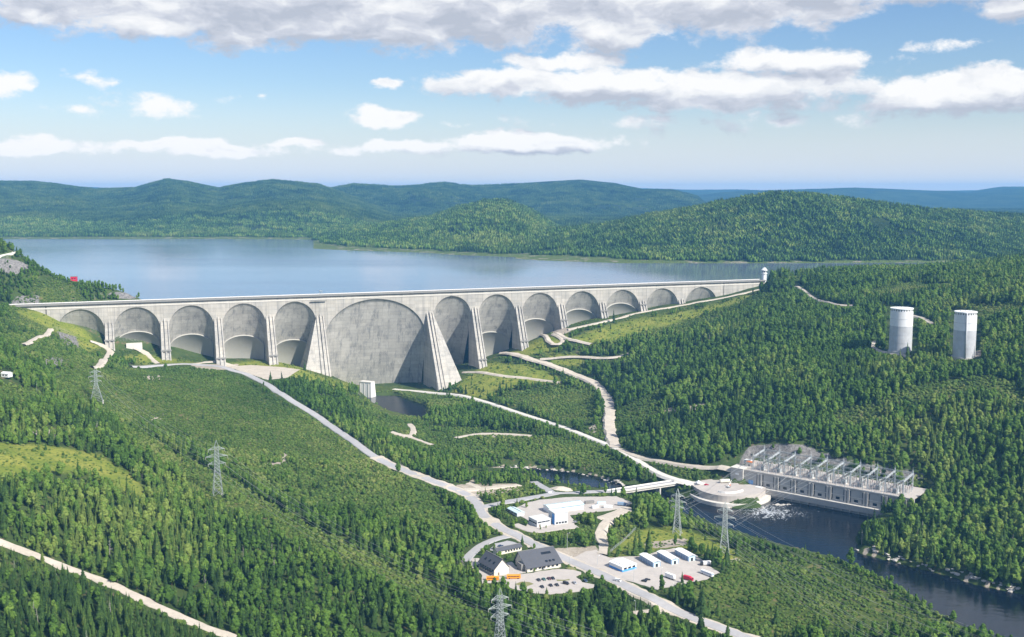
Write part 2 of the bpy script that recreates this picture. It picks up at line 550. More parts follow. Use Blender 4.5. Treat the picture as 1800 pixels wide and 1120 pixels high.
def m_hills():
    m, g, b = new_mat('hills')
    pos = g.node('ShaderNodeNewGeometry')
    P = pos.outputs['Position']
    z = g.xyz(P)[2]
    n1 = g.noise(P, 0.0045, 6.0, 0.6)
    n2 = g.noise(P, 0.028, 6.0, 0.7)
    n3 = g.noise(g.vmath('MULTIPLY', P, (1, 1, 0.4)), 0.11, 4.0, 0.7)
    c = g.mix(g.smap(n1, 0.36, 0.66), (0.016, 0.036, 0.014), (0.060, 0.092, 0.026))
    c = g.mix(g.smap(n2, 0.40, 0.72), c, (0.030, 0.055, 0.017))
    c = g.mix(g.smap(n3, 0.48, 0.75), c, (0.070, 0.105, 0.032))
    shore = g.mix(g.smap(n2, 0.54, 0.64), (0.12, 0.17, 0.05), (0.36, 0.32, 0.26))
    c = g.mix(g.smap(g.math('ADD', z, g.math('MULTIPLY', g.math('SUBTRACT', n2, 0.5), 7.0)), 153.5, 151.0), c, shore)
    g.l.new(c, b.inputs['Base Color'])
    b.inputs['Roughness'].default_value = 1.0
    b.inputs['Specular IOR Level'].default_value = 0.05
    bump(g, b, g.math('ADD', n2, g.math('MULTIPLY', n3, 0.8)), 1.0, 14.0)


def m_concrete(name, tone, stain, cool=0.0):
    m, g, b = new_mat(name)
    co = g.node('ShaderNodeTexCoord').outputs['Object']
    x, y, z = g.xyz(co)
    # stains run down the face: noise stretched along z
    st = g.noise(g.vmath('MULTIPLY', co, (1.0, 1.0, 0.045)), 0.15, 6.0, 0.68)
    st2 = g.noise(g.vmath('MULTIPLY', co, (1.0, 1.0, 0.05)), 0.75, 4.0, 0.6)
    big = g.noise(co, 0.035, 5.0, 0.6)
    fine = g.noise(co, 1.1, 4.0, 0.65)
    c = g.mix(g.smap(big, 0.3, 0.7), ((0.455 - cool) * tone, 0.425 * tone, (0.38 + cool) * tone), (0.34 * tone, 0.33 * tone, 0.31 * tone))
    c = g.mix(g.smap(st, 0.46, 0.72, 0, stain), c, (0.13, 0.135, 0.14))
    c = g.mix(g.smap(st2, 0.54, 0.74, 0, 0.6), c, (0.56, 0.55, 0.52))
    c = g.mix(g.smap(fine, 0.55, 0.8, 0, 0.35), c, (0.24, 0.235, 0.225))
    # pour lifts and block joints
    lift = g.math('ABSOLUTE', g.math('SUBTRACT', g.math('FRACT', g.math('DIVIDE', z, 5.6)), 0.5))
    joint = g.math('ABSOLUTE', g.math('SUBTRACT', g.math('FRACT', g.math('DIVIDE', x, 12.7)), 0.5))
    ln = g.math('MAXIMUM', g.smap(lift, 0.455, 0.5), g.smap(joint, 0.475, 0.5))
    c = g.mix(g.math('MULTIPLY', ln, 0.5), c, (0.13, 0.13, 0.13))
    cell = g.node('ShaderNodeTexWhiteNoise', noise_dimensions='2D')
    g.put(cell.inputs['Vector'], g.comb(g.math('FLOOR', g.math('DIVIDE', x, 12.7)), g.math('FLOOR', g.math('DIVIDE', z, 5.6)), 0))
    cs = g.node('ShaderNodeVectorMath', operation='SCALE')
    g.put(cs.inputs[0], c)
    g.put(cs.inputs[3], g.math('ADD', 0.91, g.math('MULTIPLY', cell.outputs[0], 0.18)))
    g.l.new(cs.outputs[0], b.inputs['Base Color'])
    b.inputs['Roughness'].default_value = 0.9
    b.inputs['Specular IOR Level'].default_value = 0.2
    bump(g, b, g.math('SUBTRACT', fine, g.math('MULTIPLY', ln, 0.6)), 0.5, 0.4)


def m_water(name, c, rough, scale, bumpd, foam=None):
    m, g, b = new_mat(name)
    P = g.node('ShaderNodeNewGeometry').outputs['Position']
    big = g.noise(g.vmath('MULTIPLY', P, (0.25, 1.0, 1)), scale * 0.02, 5.0, 0.6)
    rip = g.noise(g.vmath('MULTIPLY', P, (0.5, 1.0, 1)), scale, 5.0, 0.6)
    b.inputs['IOR'].default_value = 1.33
    r = g.smap(big, 0.35, 0.65, rough * 0.6, rough * 1.7)
    col_ = (*c, 1)
    if foam:
        (fx, fy), rad = foam
        d = g.vmath('LENGTH', g.vmath('MULTIPLY', g.vmath('SUBTRACT', P, (fx, fy, 0)), (1 / rad, 1 / (rad * 0.8), 0)))
        fn = g.noise(g.vmath('MULTIPLY', P, (1.0, 0.7, 1)), 0.22, 6.0, 0.7, 2.2)
        k = g.smap(g.math('SUBTRACT', fn, g.math('MULTIPLY', d, 0.24)), 0.36, 0.60)
        spark = g.smap(g.noise(P, 0.5, 5.0, 0.7), 0.66, 0.78, 0, 0.25)
        k = g.math('MAXIMUM', k, spark)
        col_ = g.mix(k, c, (0.62, 0.66, 0.70))
        r = g.math('MAXIMUM', r, g.math('MULTIPLY', k, 0.8))
    g.put(b.inputs['Base Color'], col_)
    g.put(b.inputs['Roughness'], r)
    bump(g, b, rip, 0.6, bumpd)


m_terrain()
m_hills()
m_concrete('dam_concrete', 1.04, 0.55)
m_concrete('arch_concrete', 1.0, 0.7, 0.012)
m_water('lake_water', (0.13, 0.165, 0.225), 0.095, 0.05, 0.22)
fxy = at_z(1355, 900, 0)
m_water('river_water', (0.004, 0.007, 0.012), 0.06, 0.22, 0.40, (fxy, 46.0))
plain('asphalt', (0.36, 0.355, 0.365), 0.9, var=0.17, scale=0.10)
plain('gravel', (0.48, 0.43, 0.365), 0.95, var=0.26, scale=0.09)
plain('lot', (0.44, 0.405, 0.375), 0.95, var=0.16, scale=0.10)
plain('white_paint', (0.78, 0.79, 0.80), 0.5, var=0.06)
plain('marking', (0.72, 0.70, 0.62), 0.7, var=0.1)
plain('concrete', (0.46, 0.445, 0.42), 0.9, var=0.2, scale=0.25)
plain('concrete_light', (0.60, 0.575, 0.53), 0.9, var=0.12, scale=0.3)
plain('concrete_dark', (0.24, 0.235, 0.225), 0.9, var=0.18, scale=0.3)
plain('steel', (0.36, 0.40, 0.40), 0.5, 0.3, var=0.10)
plain('steel_light', (0.46, 0.50, 0.53), 0.5, 0.2, var=0.10)
plain('porcelain', (0.38, 0.33, 0.32), 0.3, var=0.2)
plain('transformer_grey', (0.40, 0.43, 0.45), 0.5, var=0.12)
plain('roof_dark', (0.085, 0.09, 0.105), 0.7, var=0.14, scale=0.3)
plain('roof_blue', (0.55, 0.70, 0.76), 0.5, var=0.08, scale=0.3)
plain('roof_white', (0.76, 0.77, 0.77), 0.5, var=0.08, scale=0.3)
plain('roof_grey', (0.58, 0.59, 0.59), 0.7, var=0.10, scale=0.3)
plain('wall_cream', (0.72, 0.67, 0.58), 0.8, var=0.08)
plain('wall_grey', (0.55, 0.57, 0.60), 0.7, var=0.08)
plain('wall_blue', (0.24, 0.34, 0.48), 0.5, var=0.08)
plain('panel_blue', (0.08, 0.30, 0.72), 0.5, var=0.06)
plain('window_dark', (0.02, 0.024, 0.03), 0.12, var=0.1, spec=0.6)
plain('tyre', (0.02, 0.02, 0.02), 0.9)
plain('rim', (0.4, 0.4, 0.42), 0.4, 0.5)
plain('trunk', (0.11, 0.085, 0.065), 0.95)
plain('wood', (0.22, 0.17, 0.13), 0.9)
plain('red_paint', (0.55, 0.02, 0.06), 0.4, var=0.06)
plain('bus_yellow', (0.85, 0.30, 0.02), 0.4, var=0.05)
plain('car_black', (0.02, 0.022, 0.027), 0.25, var=0.05, spec=0.6)
plain('car_blue', (0.03, 0.06, 0.13), 0.25, var=0.05, spec=0.6)
plain('car_green', (0.05, 0.14, 0.13), 0.25, var=0.05, spec=0.6)
plain('car_maroon', (0.09, 0.02, 0.03), 0.25, var=0.05, spec=0.6)
plain('car_silver', (0.5, 0.52, 0.55), 0.3, 0.4, var=0.05)
plain('rock', (0.30, 0.285, 0.265), 0.95, var=0.35, scale=0.4)
plain('orange_paint', (0.75, 0.22, 0.06), 0.5)
plain('cable', (0.30, 0.31, 0.31), 0.5, 0.3)


# ------------------------------------------------------------------ mesh builder
class MB:
    def __init__(s):
        s.v, s.f = [], []

    def add(s, vs, fs):
        o = len(s.v)
        s.v += [tuple(map(float, q)) for q in vs]
        s.f += [tuple(o + i for i in q) for q in fs]
        return s

    def box(s, x0, x1, y0, y1, z0, z1):
        return s.add([(x0, y0, z0), (x1, y0, z0), (x1, y1, z0), (x0, y1, z0), (x0, y0, z1), (x1, y0, z1), (x1, y1, z1), (x0, y1, z1)],
                     [(0, 3, 2, 1), (4, 5, 6, 7), (0, 1, 5, 4), (1, 2, 6, 5), (2, 3, 7, 6), (3, 0, 4, 7)])

    def hexa(s, bot, top):
        return s.add(list(bot) + list(top), [(0, 3, 2, 1), (4, 5, 6, 7), (0, 1, 5, 4), (1, 2, 6, 5), (2, 3, 7, 6), (3, 0, 4, 7)])

    def prism(s, poly, z0, z1):
        n = len(poly)
        vs = [(x, y, z0) for x, y in poly] + [(x, y, z1) for x, y in poly]
        return s.add(vs, [tuple(range(n - 1, -1, -1)), tuple(range(n, 2 * n))] + [(i, (i + 1) % n, n + (i + 1) % n, n + i) for i in range(n)])

    def extr(s, prof, a0, a1, axis='x'):
        """profile (two coords) pushed along an axis"""
        n = len(prof)
        if axis == 'x':
            vs = [(a0, p, q) for p, q in prof] + [(a1, p, q) for p, q in prof]
        else:
            vs = [(p, a0, q) for p, q in prof] + [(p, a1, q) for p, q in prof]
        return s.add(vs, [tuple(range(n - 1, -1, -1)), tuple(range(n, 2 * n))] + [(i, (i + 1) % n, n + (i + 1) % n, n + i) for i in range(n)])

    def cyl(s, x, y, z0, z1, r0, r1=None, n=12, cap=True):
        r1 = r0 if r1 is None else r1
        vs = [(x + r0 * math.cos(2 * math.pi * i / n), y + r0 * math.sin(2 * math.pi * i / n), z0) for i in range(n)]
        vs += [(x + r1 * math.cos(2 * math.pi * i / n), y + r1 * math.sin(2 * math.pi * i / n), z1) for i in range(n)]
        fs = [(i, (i + 1) % n, n + (i + 1) % n, n + i) for i in range(n)]
        if cap:
            fs += [tuple(range(n - 1, -1, -1)), tuple(range(n, 2 * n))]
        return s.add(vs, fs)

    def bar(s, p, q, r, n=4, r1=None):
        p, q = Vector(p), Vector(q)
        d = (q - p).normalized()
        a = d.orthogonal().normalized()
        b = d.cross(a)
        r1 = r if r1 is None else r1
        vs = []
        for c, rr in ((p, r), (q, r1)):
            vs += [c + a * rr * math.cos(2 * math.pi * i / n + .785) + b * rr * math.sin(2 * math.pi * i / n + .785) for i in range(n)]
        return s.add(vs, [(i, (i + 1) % n, n + (i + 1) % n, n + i) for i in range(n)] + [tuple(range(n - 1, -1, -1)), tuple(range(n, 2 * n))])

    def mesh(s, name, mat, smooth_=False):
        me = bpy.data.meshes.new(name)
        me.from_pydata(s.v, [], s.f)
        if mat:
            me.materials.append(MATS[mat])
        if smooth_:
            me.polygons.foreach_set('use_smooth', [True] * len(me.polygons))
        me.update()
        return me

    def build(s, name, mat, parent=None, smooth_=False):
        return link(name, s.mesh(name, mat, smooth_), parent)


def link(name, me, parent=None):
    o = bpy.data.objects.new(name, me)
    col.objects.link(o)
    if parent:
        o.parent = parent
    return o


def tag(o, label=None, cat=None, group=None, kind=None):
    if label:
        o['label'] = label
    if cat:
        o['category'] = cat
    if group:
        o['group'] = group
    if kind:
        o['kind'] = kind
    return o


def thing(name, loc, rz, label, cat, group=None):
    o = bpy.data.objects.new(name, None)
    o.empty_display_size = 0.5
    col.objects.link(o)
    o.location = loc
    o.rotation_euler = (0, 0, rz)
    return tag(o, label, cat, group)


def copy_tree(o, parent=None):
    c = o.copy()
    col.objects.link(c)
    c.parent = parent
    for ch in o.children:
        copy_tree(ch, c)
    return c


def grid_mesh(name, X, Y, Z, mat, smooth_=True):
    h, w = X.shape
    vs = np.stack([X, Y, Z], -1).reshape(-1, 3)
    idx = np.arange(h * w).reshape(h, w)
    fs = np.stack([idx[:-1, :-1], idx[:-1, 1:], idx[1:, 1:], idx[1:, :-1]], -1).reshape(-1, 4)
    me = bpy.data.meshes.new(name)
    me.vertices.add(len(vs))
    me.vertices.foreach_set('co', vs.astype(np.float32).ravel())
    me.loops.add(fs.size)
    me.loops.foreach_set('vertex_index', fs.astype(np.int32).ravel())
    me.polygons.add(len(fs))
    me.polygons.foreach_set('loop_start', np.arange(0, fs.size, 4, dtype=np.int32))
    me.polygons.foreach_set('loop_total', np.full(len(fs), 4, dtype=np.int32))
    me.polygons.foreach_set('use_smooth', np.full(len(fs), smooth_))
    me.materials.append(MATS[mat])
    me.update()
    me.validate()
    return me


# ------------------------------------------------------------------ zones of the map (photo outlines of clearings)
def inpoly(px, py, poly):
    return poly_dist(px, py, poly) < 0


Z_MEADOW = [
    [(-40, 776), (90, 783), (172, 798), (238, 838), (262, 880), (215, 868), (150, 832), (80, 832), (-40, 848)],
    [(792, 690), (818, 662), (860, 636), (925, 640), (985, 662), (990, 676), (930, 676), (880, 690), (862, 702), (835, 700)],
    [(1000, 596), (1060, 575), (1130, 558), (1230, 542), (1338, 512), (1300, 532), (1220, 560), (1120, 590), (1040, 610)],
    [(1068, 980), (1090, 955), (1120, 932), (1180, 925), (1262, 950), (1300, 972), (1290, 995), (1230, 972), (1180, 962), (1120, 974)],
    [(20, 545), (75, 545), (150, 580), (178, 612), (150, 620), (110, 590), (60, 565)],
    [(195, 628), (250, 622), (300, 630), (350, 638), (250, 641)],
    [(400, 640), (470, 630), (520, 640), (560, 660), (640, 680), (600, 690), (540, 670)],
    [(960, 620), (1030, 625), (1020, 645), (970, 640)],
    [(880, 625), (960, 590), (1000, 590), (980, 615), (930, 625)],
]
Z_SHRUB = [
    [(90, 646), (250, 646), (380, 650), (440, 672), (560, 745), (700, 832), (770, 872), (820, 940), (760, 930), (640, 905), (520, 890), (440, 850), (400, 830), (330, 790), (260, 755), (180, 725), (100, 690)],
    [(150, 700), (190, 700), (300, 790), (420, 850), (560, 930), (700, 1000), (870, 1090), (900, 1130), (820, 1130), (690, 1040), (520, 960), (370, 885), (260, 800)],
    [(1175, 1045), (1270, 1004), (1310, 968), (1420, 978), (1520, 1018), (1640, 1078), (1730, 1124), (1330, 1130), (1250, 1088)],
    [(860, 700), (900, 690), (1000, 680), (1050, 690), (1060, 750), (1000, 745), (940, 725)],
    [(600, 690), (650, 700), (760, 745), (980, 770), (1050, 790), (1120, 830), (1080, 845), (1000, 815), (880, 805), (790, 800), (740, 800), (640, 740)],
    [(850, 628), (1000, 620), (1040, 660), (960, 640)],
    [(100, 560), (200, 610), (180, 640), (60, 640), (0, 600), (0, 556)],
    [(1120, 815), (1200, 830), (1290, 828), (1290, 845), (1220, 845)],
    [(1100, 590), (1200, 560), (1340, 515), (1390, 505), (1340, 540), (1200, 590)],
    [(1530, 850), (1640, 840), (1660, 860), (1590, 880)],
    [(840, 860), (930, 850), (960, 880), (880, 890)],
]
Z_LOW = [
    [(1200, 1050), (1280, 1008), (1320, 985), (1420, 990), (1510, 1025), (1620, 1082), (1700, 1124), (1330, 1130), (1270, 1090)],
    [(180, 650), (380, 655), (440, 680), (560, 755), (640, 805), (560, 810), (480, 790), (400, 780), (330, 760), (260, 735), (190, 700)],
    [(880, 705), (1000, 690), (1045, 700), (1050, 745), (1000, 740), (940, 722)],
]
Z_BARE = [
    [(45, 756), (95, 755), (98, 764), (48, 765)],
    [(262, 733), (285, 733), (285, 739), (262, 739)],
    [(335, 640), (420, 640), (410, 650), (345, 650)],
    [(255, 660), (285, 660), (285, 668), (255, 668)],
    [(800, 852), (905, 850), (915, 862), (860, 872), (810, 868)],
    [(820, 842), (850, 846), (830, 856)],
    [(690, 760), (722, 764), (730, 772), (700, 770)],
    [(830, 762), (930, 764), (930, 770), (840, 768)],
    [(1160, 725), (1180, 716), (1195, 722), (1170, 734)], [(1200, 716), (1240, 708), (1240, 724), (1210, 728)],
    [(1040, 745), (1050, 745), (1050, 760), (1030, 760)],
    [(1340, 895), (1395, 885), (1400, 890), (1345, 899)],
    [(460, 815), (490, 812), (498, 790), (508, 800), (505, 815), (470, 822)],
    [(960, 965), (1050, 960), (1055, 985), (1000, 980)],
    [(1130, 955), (1205, 945), (1210, 958), (1150, 965)], [(1262, 990), (1305, 978), (1300, 985), (1265, 996)],
    [(870, 820), (960, 822), (1060, 838), (1100, 852), (1085, 854), (1030, 838), (940, 824), (860, 822)],
    [(1495, 965), (1560, 986), (1640, 1007), (1800, 1045), (1800, 1040), (1640, 1000), (1560, 978), (1510, 960)],
    [(1195, 872), (1290, 888), (1290, 893), (1215, 879)],
    [(1695, 622), (1725, 615), (1730, 625), (1700, 632)],
    [(960, 582), (990, 575), (1010, 580), (985, 590)],
]
Z_ROCK = [
    [(-20, 452), (35, 458), (62, 474), (30, 483), (-20, 474)], [(30, 520), (70, 520), (70, 535), (20, 535)], [(200, 512), (240, 515), (238, 526), (180, 524)],
    [(100, 582), (135, 592), (140, 615), (115, 610)], [(1320, 782), (1400, 780), (1480, 806), (1640, 836), (1600, 845), (1450, 812), (1340, 806), (1290, 822)],
    [(75, 628), (110, 628), (110, 642), (80, 642)],
]


def terrain():
    me = grid_mesh('terrain', TX, TY, TZ, 'terrain')
    px, py = project(TX, TY, TZ)
    rgb = np.zeros((*TX.shape, 4), np.float32)
    rgb[..., 3] = 1
    for ch, zs, soft in ((0, Z_MEADOW, 26), (1, Z_BARE, 3), (2, Z_ROCK, 6)):
        for poly in zs:
            d_ = poly_dist(px, py, poly)
            rgb[..., ch] = np.maximum(rgb[..., ch], np.clip(0.5 - d_ / soft, 0, 1))
    for poly in Z_SHRUB:
        d_ = poly_dist(px, py, poly)
        rgb[..., 0] = np.maximum(rgb[..., 0], 0.42 * np.clip(0.5 - d_ / 12, 0, 1))
    glade = np.clip((fbm(TX / 130 + 70, TY / 130, 3) - 0.13) / .06, 0, 1)
    rgb[..., 0] = np.maximum(rgb[..., 0], 0.42 * glade)
    a = me.color_attributes.new('zone', 'FLOAT_COLOR', 'POINT')
    a.data.foreach_set('color', rgb.reshape(-1))
    tag(link('terrain', me), kind='structure')


terrain()

# ------------------------------------------------------------------ hills round the lake
LAYERS = [
    # silhouette (px, py), distance of the ridge, shoreline (px, py) or None
    ([(-700, 330), (-300, 326), (0, 320), (60, 321), (110, 326), (170, 334), (240, 331), (295, 316), (330, 320), (385, 332), (440, 323), (480, 317), (560, 323), (600, 336), (650, 354), (700, 372), (780, 400), (820, 440)], 6800,
     [(-700, 420), (0, 420), (400, 420), (700, 422), (900, 424)]),
    ([(480, 380), (560, 336), (620, 324), (700, 327), (780, 320), (830, 326), (880, 323), (950, 317), (1020, 313), (1080, 319), (1130, 330), (1180, 333), (1225, 345), (1260, 375), (1320, 420)], 7600, None),
    ([(400, 470), (440, 440), (480, 427), (560, 408), (640, 398), (700, 388), (760, 379), (800, 364), (850, 351), (890, 349), (930, 365), (960, 384), (1000, 405), (1080, 440)], 4200,
     [(380, 428), (440, 432), (600, 440), (740, 444), (800, 448), (900, 452), (1100, 455)]),
    ([(860, 445), (900, 425), (950, 404), (1020, 397), (1060, 393), (1100, 384), (1180, 368), (1240, 358), (1300, 346), (1360, 338), (1420, 339), (1500, 348), (1600, 361), (1700, 371), (1800, 379), (1950, 386), (2200, 380), (2600, 370)], 3350,
     [(780, 447), (950, 458), (1100, 463), (1300, 463), (1500, 462), (1700, 462), (1900, 452), (2600, 440)]),
    ([(1000, 420), (1100, 350), (1220, 342), (1300, 334), (1450, 330), (1500, 328), (1560, 330), (1640, 333), (1700, 335), (1760, 327), (1800, 326), (1900, 332), (2100, 327), (2600, 325)], 11500, None),
    ([(-700, 330), (20, 327), (75, 322), (130, 328), (400, 340), (1050, 337), (1130, 329), (1200, 332), (1300, 332), (1400, 337), (1800, 333), (2600, 332)], 14200, None),
]


def far_h(u, Y):
    """terrain height beyond the lake at direction u = X/Y and distance Y"""
    px = 900 + u * 1911.0
    X = u * Y
    h = np.full(np.broadcast(u, Y).shape, 128.0) + 50.0 * smooth((Y - 4200) / 600)
    und = fbm(X / 900 + 5, Y / 900, 5)
    for sil, D, shore in LAYERS:
        sx, sy = zip(*sil)
        crest = CZ + (YH - np.interp(px, sx, sy)) * D / 1911.0 - 7.0
        if shore:
            ax, ay = zip(*shore)
            Ys = (CZ - LAKE) * 1911.0 / (np.interp(px, ax, ay) - YH)
        else:
            Ys = np.full(px.shape, D * 0.74)
        Dv = D * (1 + 0.05 * np.sin(px / 130.0))
        crest = CZ + (crest - CZ) * Dv / D
        t = (Y - Ys) / (Dv - Ys)
        front = np.where(t < 0, t * 60.0, (crest - LAKE) * (0.25 * np.clip(t, 0, 1) + 0.75 * np.sin(np.clip(t, 0, 1) * math.pi / 2) ** 1.5))
        back = np.where(t > 1, -(Y - Dv) / (0.15 * Dv) * np.maximum(crest - 100, 20), 0)
        amp = np.clip(crest - LAKE, 0, 200) * 0.55 * smooth(t * 3) * (1 - 0.75 * smooth((t - 0.75) / 0.25))
        h = np.maximum(h, LAKE + front + back + und * amp)
    return h


FU = np.linspace(-0.80, 0.80, 460)
FY = np.geomspace(2380, 15400, 330)
FUg, FYg = np.meshgrid(FU, FY)
FZ = far_h(FUg, FYg)
FXg = FUg * FYg
tag(link('hills', grid_mesh('hills', FXg, FYg, FZ, 'hills')), kind='structure')

# water sheets
lk = MB()
a0, a1 = dam_xy(-900, -14), dam_xy(1500, -14)
lk.add([(a0[0], a0[1], LAKE), (a1[0], a1[1], LAKE), (9000, 12000, LAKE), (-9000, 12000, LAKE), (-2600, a0[1] + 200, LAKE)], [(0, 1, 2, 3, 4)])
tag(lk.build('lake', 'lake_water'), kind='structure')
rv = MB().add([(-330, 500, 0), (1200, 350, 0), (1200, 1000, 0), (500, 1260, 0), (-60, 1640, 0), (-330, 1640, 0)], [(0, 1, 2, 3, 4, 5)])
tag(rv.build('river', 'river_water'), kind='structure')


# ------------------------------------------------------------------ air
def haze():
    m = bpy.data.materials.new('haze')
    m.use_nodes = True
    m.node_tree.nodes.clear()
    g = G(m.node_tree)
    v = g.node('ShaderNodeVolumePrincipled')
    v.inputs['Color'].default_value = (0.17, 0.50, 1.0, 1)
    v.inputs['Density'].default_value = 5.7e-5
    v.inputs['Anisotropy'].default_value = 0.0
    o = g.node('ShaderNodeOutputMaterial')
    g.l.new(v.outputs[0], o.inputs['Volume'])
    m.cycles.homogeneous_volume = True
    MATS['haze'] = m
    b = MB().box(-13000, 13000, -1500, 15600, -8, float(max(FZ.max() + 6, TZ.max() + 18)))
    tag(b.build('haze', 'haze'), kind='stuff')


haze()

# ------------------------------------------------------------------ the dam
def dam():
    root = thing('arch_dam', (DX0, DY0, 0), DTH, 'huge grey concrete multiple arch dam with tall buttresses holding back the lake', 'dam')
    PIT, AM = 76.2, 87.8
    bs = [-AM - PIT * k for k in range(5, -1, -1)] + [AM + PIT * k for k in range(8)]
    bs[-1] += 2
    TOP = CREST - 1.6
    crown, rise, lean = 145.6, 34.0, 0.52
    base_z = [float(H(*dam_xy(s, 20))) for s in bs]

    def arch(i):
        s0, s1 = bs[i], bs[i + 1]
        main = i == 5
        c = (s0 + s1) / 2
        a = (s1 - s0) / 2 - (5.9 if not main else 6.6)
        r, ln, cr = (rise, lean, crown) if not main else (62.0, 0.33, 145.2)
        n = 28 if not main else 56
        hs = (s1 - s0) / 2
        lo = min(base_z[i], base_z[i + 1]) - 14 if not main else -8
        xs = [-a * math.cos(math.pi * k / n) for k in range(n + 1)]
        zc = [cr - r * (1 - math.sqrt(max(0, 1 - (x / a) ** 2))) for x in xs]
        m = MB()
        # spandrel wall over the opening
        vs, fs = [], []
        for x, z in zip(xs, zc):
            vs += [(c + x, 0, TOP), (c + x, 0, z)]
        fs = [(2 * k, 2 * k + 1, 2 * k + 3, 2 * k + 2) for k in range(n)]
        m.add(vs, fs)
        m.build('spandrel', 'dam_concrete', root)
        # leaning barrel, rows going down; ledge set 1.2 m in behind the spandrel edge
        m = MB()
        rows = 24
        zf = 1.2
        vs = []
        for x, z in zip(xs, zc):
            vs.append((c + x, 0.0, z))
            for j in range(rows + 1):
                t = (j / rows)
                zz = z + (lo - z) * t
                vs.append((c + x * 0.997, zf + ln * (z - zz), zz))
        R = rows + 2
        fs = [(k * R + j, k * R + j + 1, (k + 1) * R + j + 1, (k + 1) * R + j) for k in range(n) for j in range(R - 1)]
        m.add(vs, fs)
        ar = m.build('arch', 'arch_concrete', root, True)
        # shelter wall closing the foot of the arch
        sz = SHELL.get(i)
        if sz:
            m = MB()
            rs, aa = 19.0, a - 0.6
            vs = []
            for k in range(n + 1):
                x = -aa * math.cos(math.pi * k / n)
                q = math.sqrt(max(0, 1 - (x / aa) ** 2))
                zt = sz - rs * (1 - q)
                zi = cr - r * (1 - math.sqrt(max(0, 1 - (x / a) ** 2)))
                ui = zf + ln * (zi - zt)
                us = max(0.4, ui - 2.4)
                vs += [(c + x, us, lo), (c + x, us, zt - 1.0), (c + x, us - 0.4, zt - 1.0), (c + x, us - 0.4, zt), (c + x, ui + 0.4, zt + 0.6)]
            fs = [(5 * k + j, 5 * k + j + 1, 5 * k + j + 6, 5 * k + j + 5) for k in range(n) for j in range(4)]
            m.add(vs, fs)
            sh = m.build('shelter_wall', 'shell_concrete', ar, True)
            # low white service block at the foot
            if i != 1:
                return
            gz = max(base_z[i], base_z[i + 1]) - 2
            m = MB().box(c - 16, c + 6, -1.0, 3.0, gz - 12, gz + 7)
            m.build('service_block', 'concrete_light', ar)

    SHELL.update({1: 108, 2: 100, 3: 94, 4: 83, 7: 80, 8: 100, 9: 114, 10: 122})
    for i in range(13):
        arch(i)

    def buttress(i):
        s = bs[i]
        main = i in (5, 6)
        zt = TOP
        zb = base_z[i] - 22
        slope = 0.46
        wt, wl, wr = 5.9, 7.0, 7.0
        z1 = 122.0
        if i == 5:
            slope, wl, wr, z1 = 0.50, 40.0, 8.0, 120.0
        if i == 6:
            slope, wl, wr, z1, zb = 0.62, 8.0, 42.0, 118.0, -12
        if i in (0, 13):
            slope = 0.30
        p = slope * (z1 - zb)
        m = MB()
        # wall strip between the openings up to the crest
        m.box(s - wt - (.7 if main else 0), s + wt + (.7 if main else 0), 0, 14, zb, TOP)
        core = m.build('buttress', 'dam_concrete', root)
        m = MB()
        wl0, wr0 = wt, wt
        m.hexa([(s - wl, -p, zb), (s + wr, -p, zb), (s + wr * 0.98, 13, zb), (s - wl * 0.98, 13, zb)],
               [(s - wl0, -0.02, z1), (s + wr0, -0.02, z1), (s + wr0, 13, z1), (s - wl0, 13, z1)])
        m.build('buttress_front', 'dam_concrete', core)
        # ribs standing proud of the sloping front
        k = (zb - z1)
        for f0, f1, rw in ((-0.82, -0.86, 1.0), (0.0, 0.0, 1.0), (0.82, 0.86, 1.0)):
            x0 = s + (wl0 if f0 < 0 else wr0) * f0
            x1 = s + (wl if f1 < 0 else wr) * f1
            if main and abs(f0) > 0.1:
                x1 = s + 7.0 * f1
            pr = 1.8
            zt2 = z1 + (2.5 if abs(f0) > .1 else 5)
            m = MB().hexa([(x1 - rw, -p - pr, zb), (x1 + rw, -p - pr, zb), (x1 + rw, -p + 1.2, zb), (x1 - rw, -p + 1.2, zb)],
                          [(x0 - rw * .8, -0.9, zt2), (x0 + rw * .8, -0.9, zt2), (x0 + rw * .8, 1, zt2), (x0 - rw * .8, 1, zt2)])
            m.build('rib', 'dam_concrete', core)
        # tie beam near the foot
        if not main and 0 < i < 12:
            zz = base_z[i] + 11
            pp = slope * (z1 - zz)
            MB().box(s - wl - 0.4, s + wr + 0.4, -pp - 2.9, -pp + 1, zz, zz + 2.0).build('tie_beam', 'concrete_dark', core)

    for i in range(14):
        buttress(i)
    # abutment walls at both ends
    sl, sr = bs[0], bs[-1]
    MB().box(sl - 66, sl - 7.02, 0, 14, 90, TOP).build('abutment_wall', 'dam_concrete', root)
    MB().box(sr + 7.02, sr + 92, 0, 14, 100, TOP).build('abutment_wall', 'dam_concrete', root)
    # crest: slab standing out over the face, asphalt road, parapets
    c0, c1 = sl - 66, sr + 92
    MB().box(c0, c1, -2.6, 16, TOP, CREST - 0.2).build('crest_slab', 'concrete_dark', root)
    MB().box(c0, c1, -0.6, 13.5, CREST - 0.19, CREST).build('crest_road', 'asphalt_dark', root)
    MB().box(c0, c1, 13.8, 14.5, CREST - 0.2, CREST + 1.1).build('parapet', 'concrete_white', root)
    MB().box(c0, c1, -2.5, -2.0, CREST - 0.2, CREST + 0.9).build('parapet', 'concrete_dark', root)
    MB().box(c0, c1, -.45, -.01, TOP - 5.2, TOP - 3.6).build('string_course', 'concrete_light', root)
    # hoist frame on the crest at the big arch
    m = MB()
    x = -AM + 2
    for dx in (-1.6, 1.6):
        m.box(x + dx - .3, x + dx + .3, -1.4, -.8, CREST, CREST + 7)
    m.box(x - 2.2, x + 2.2, -4.5, 3, CREST + 6.6, CREST + 7.2)
    m.build('hoist_frame', 'steel', root)
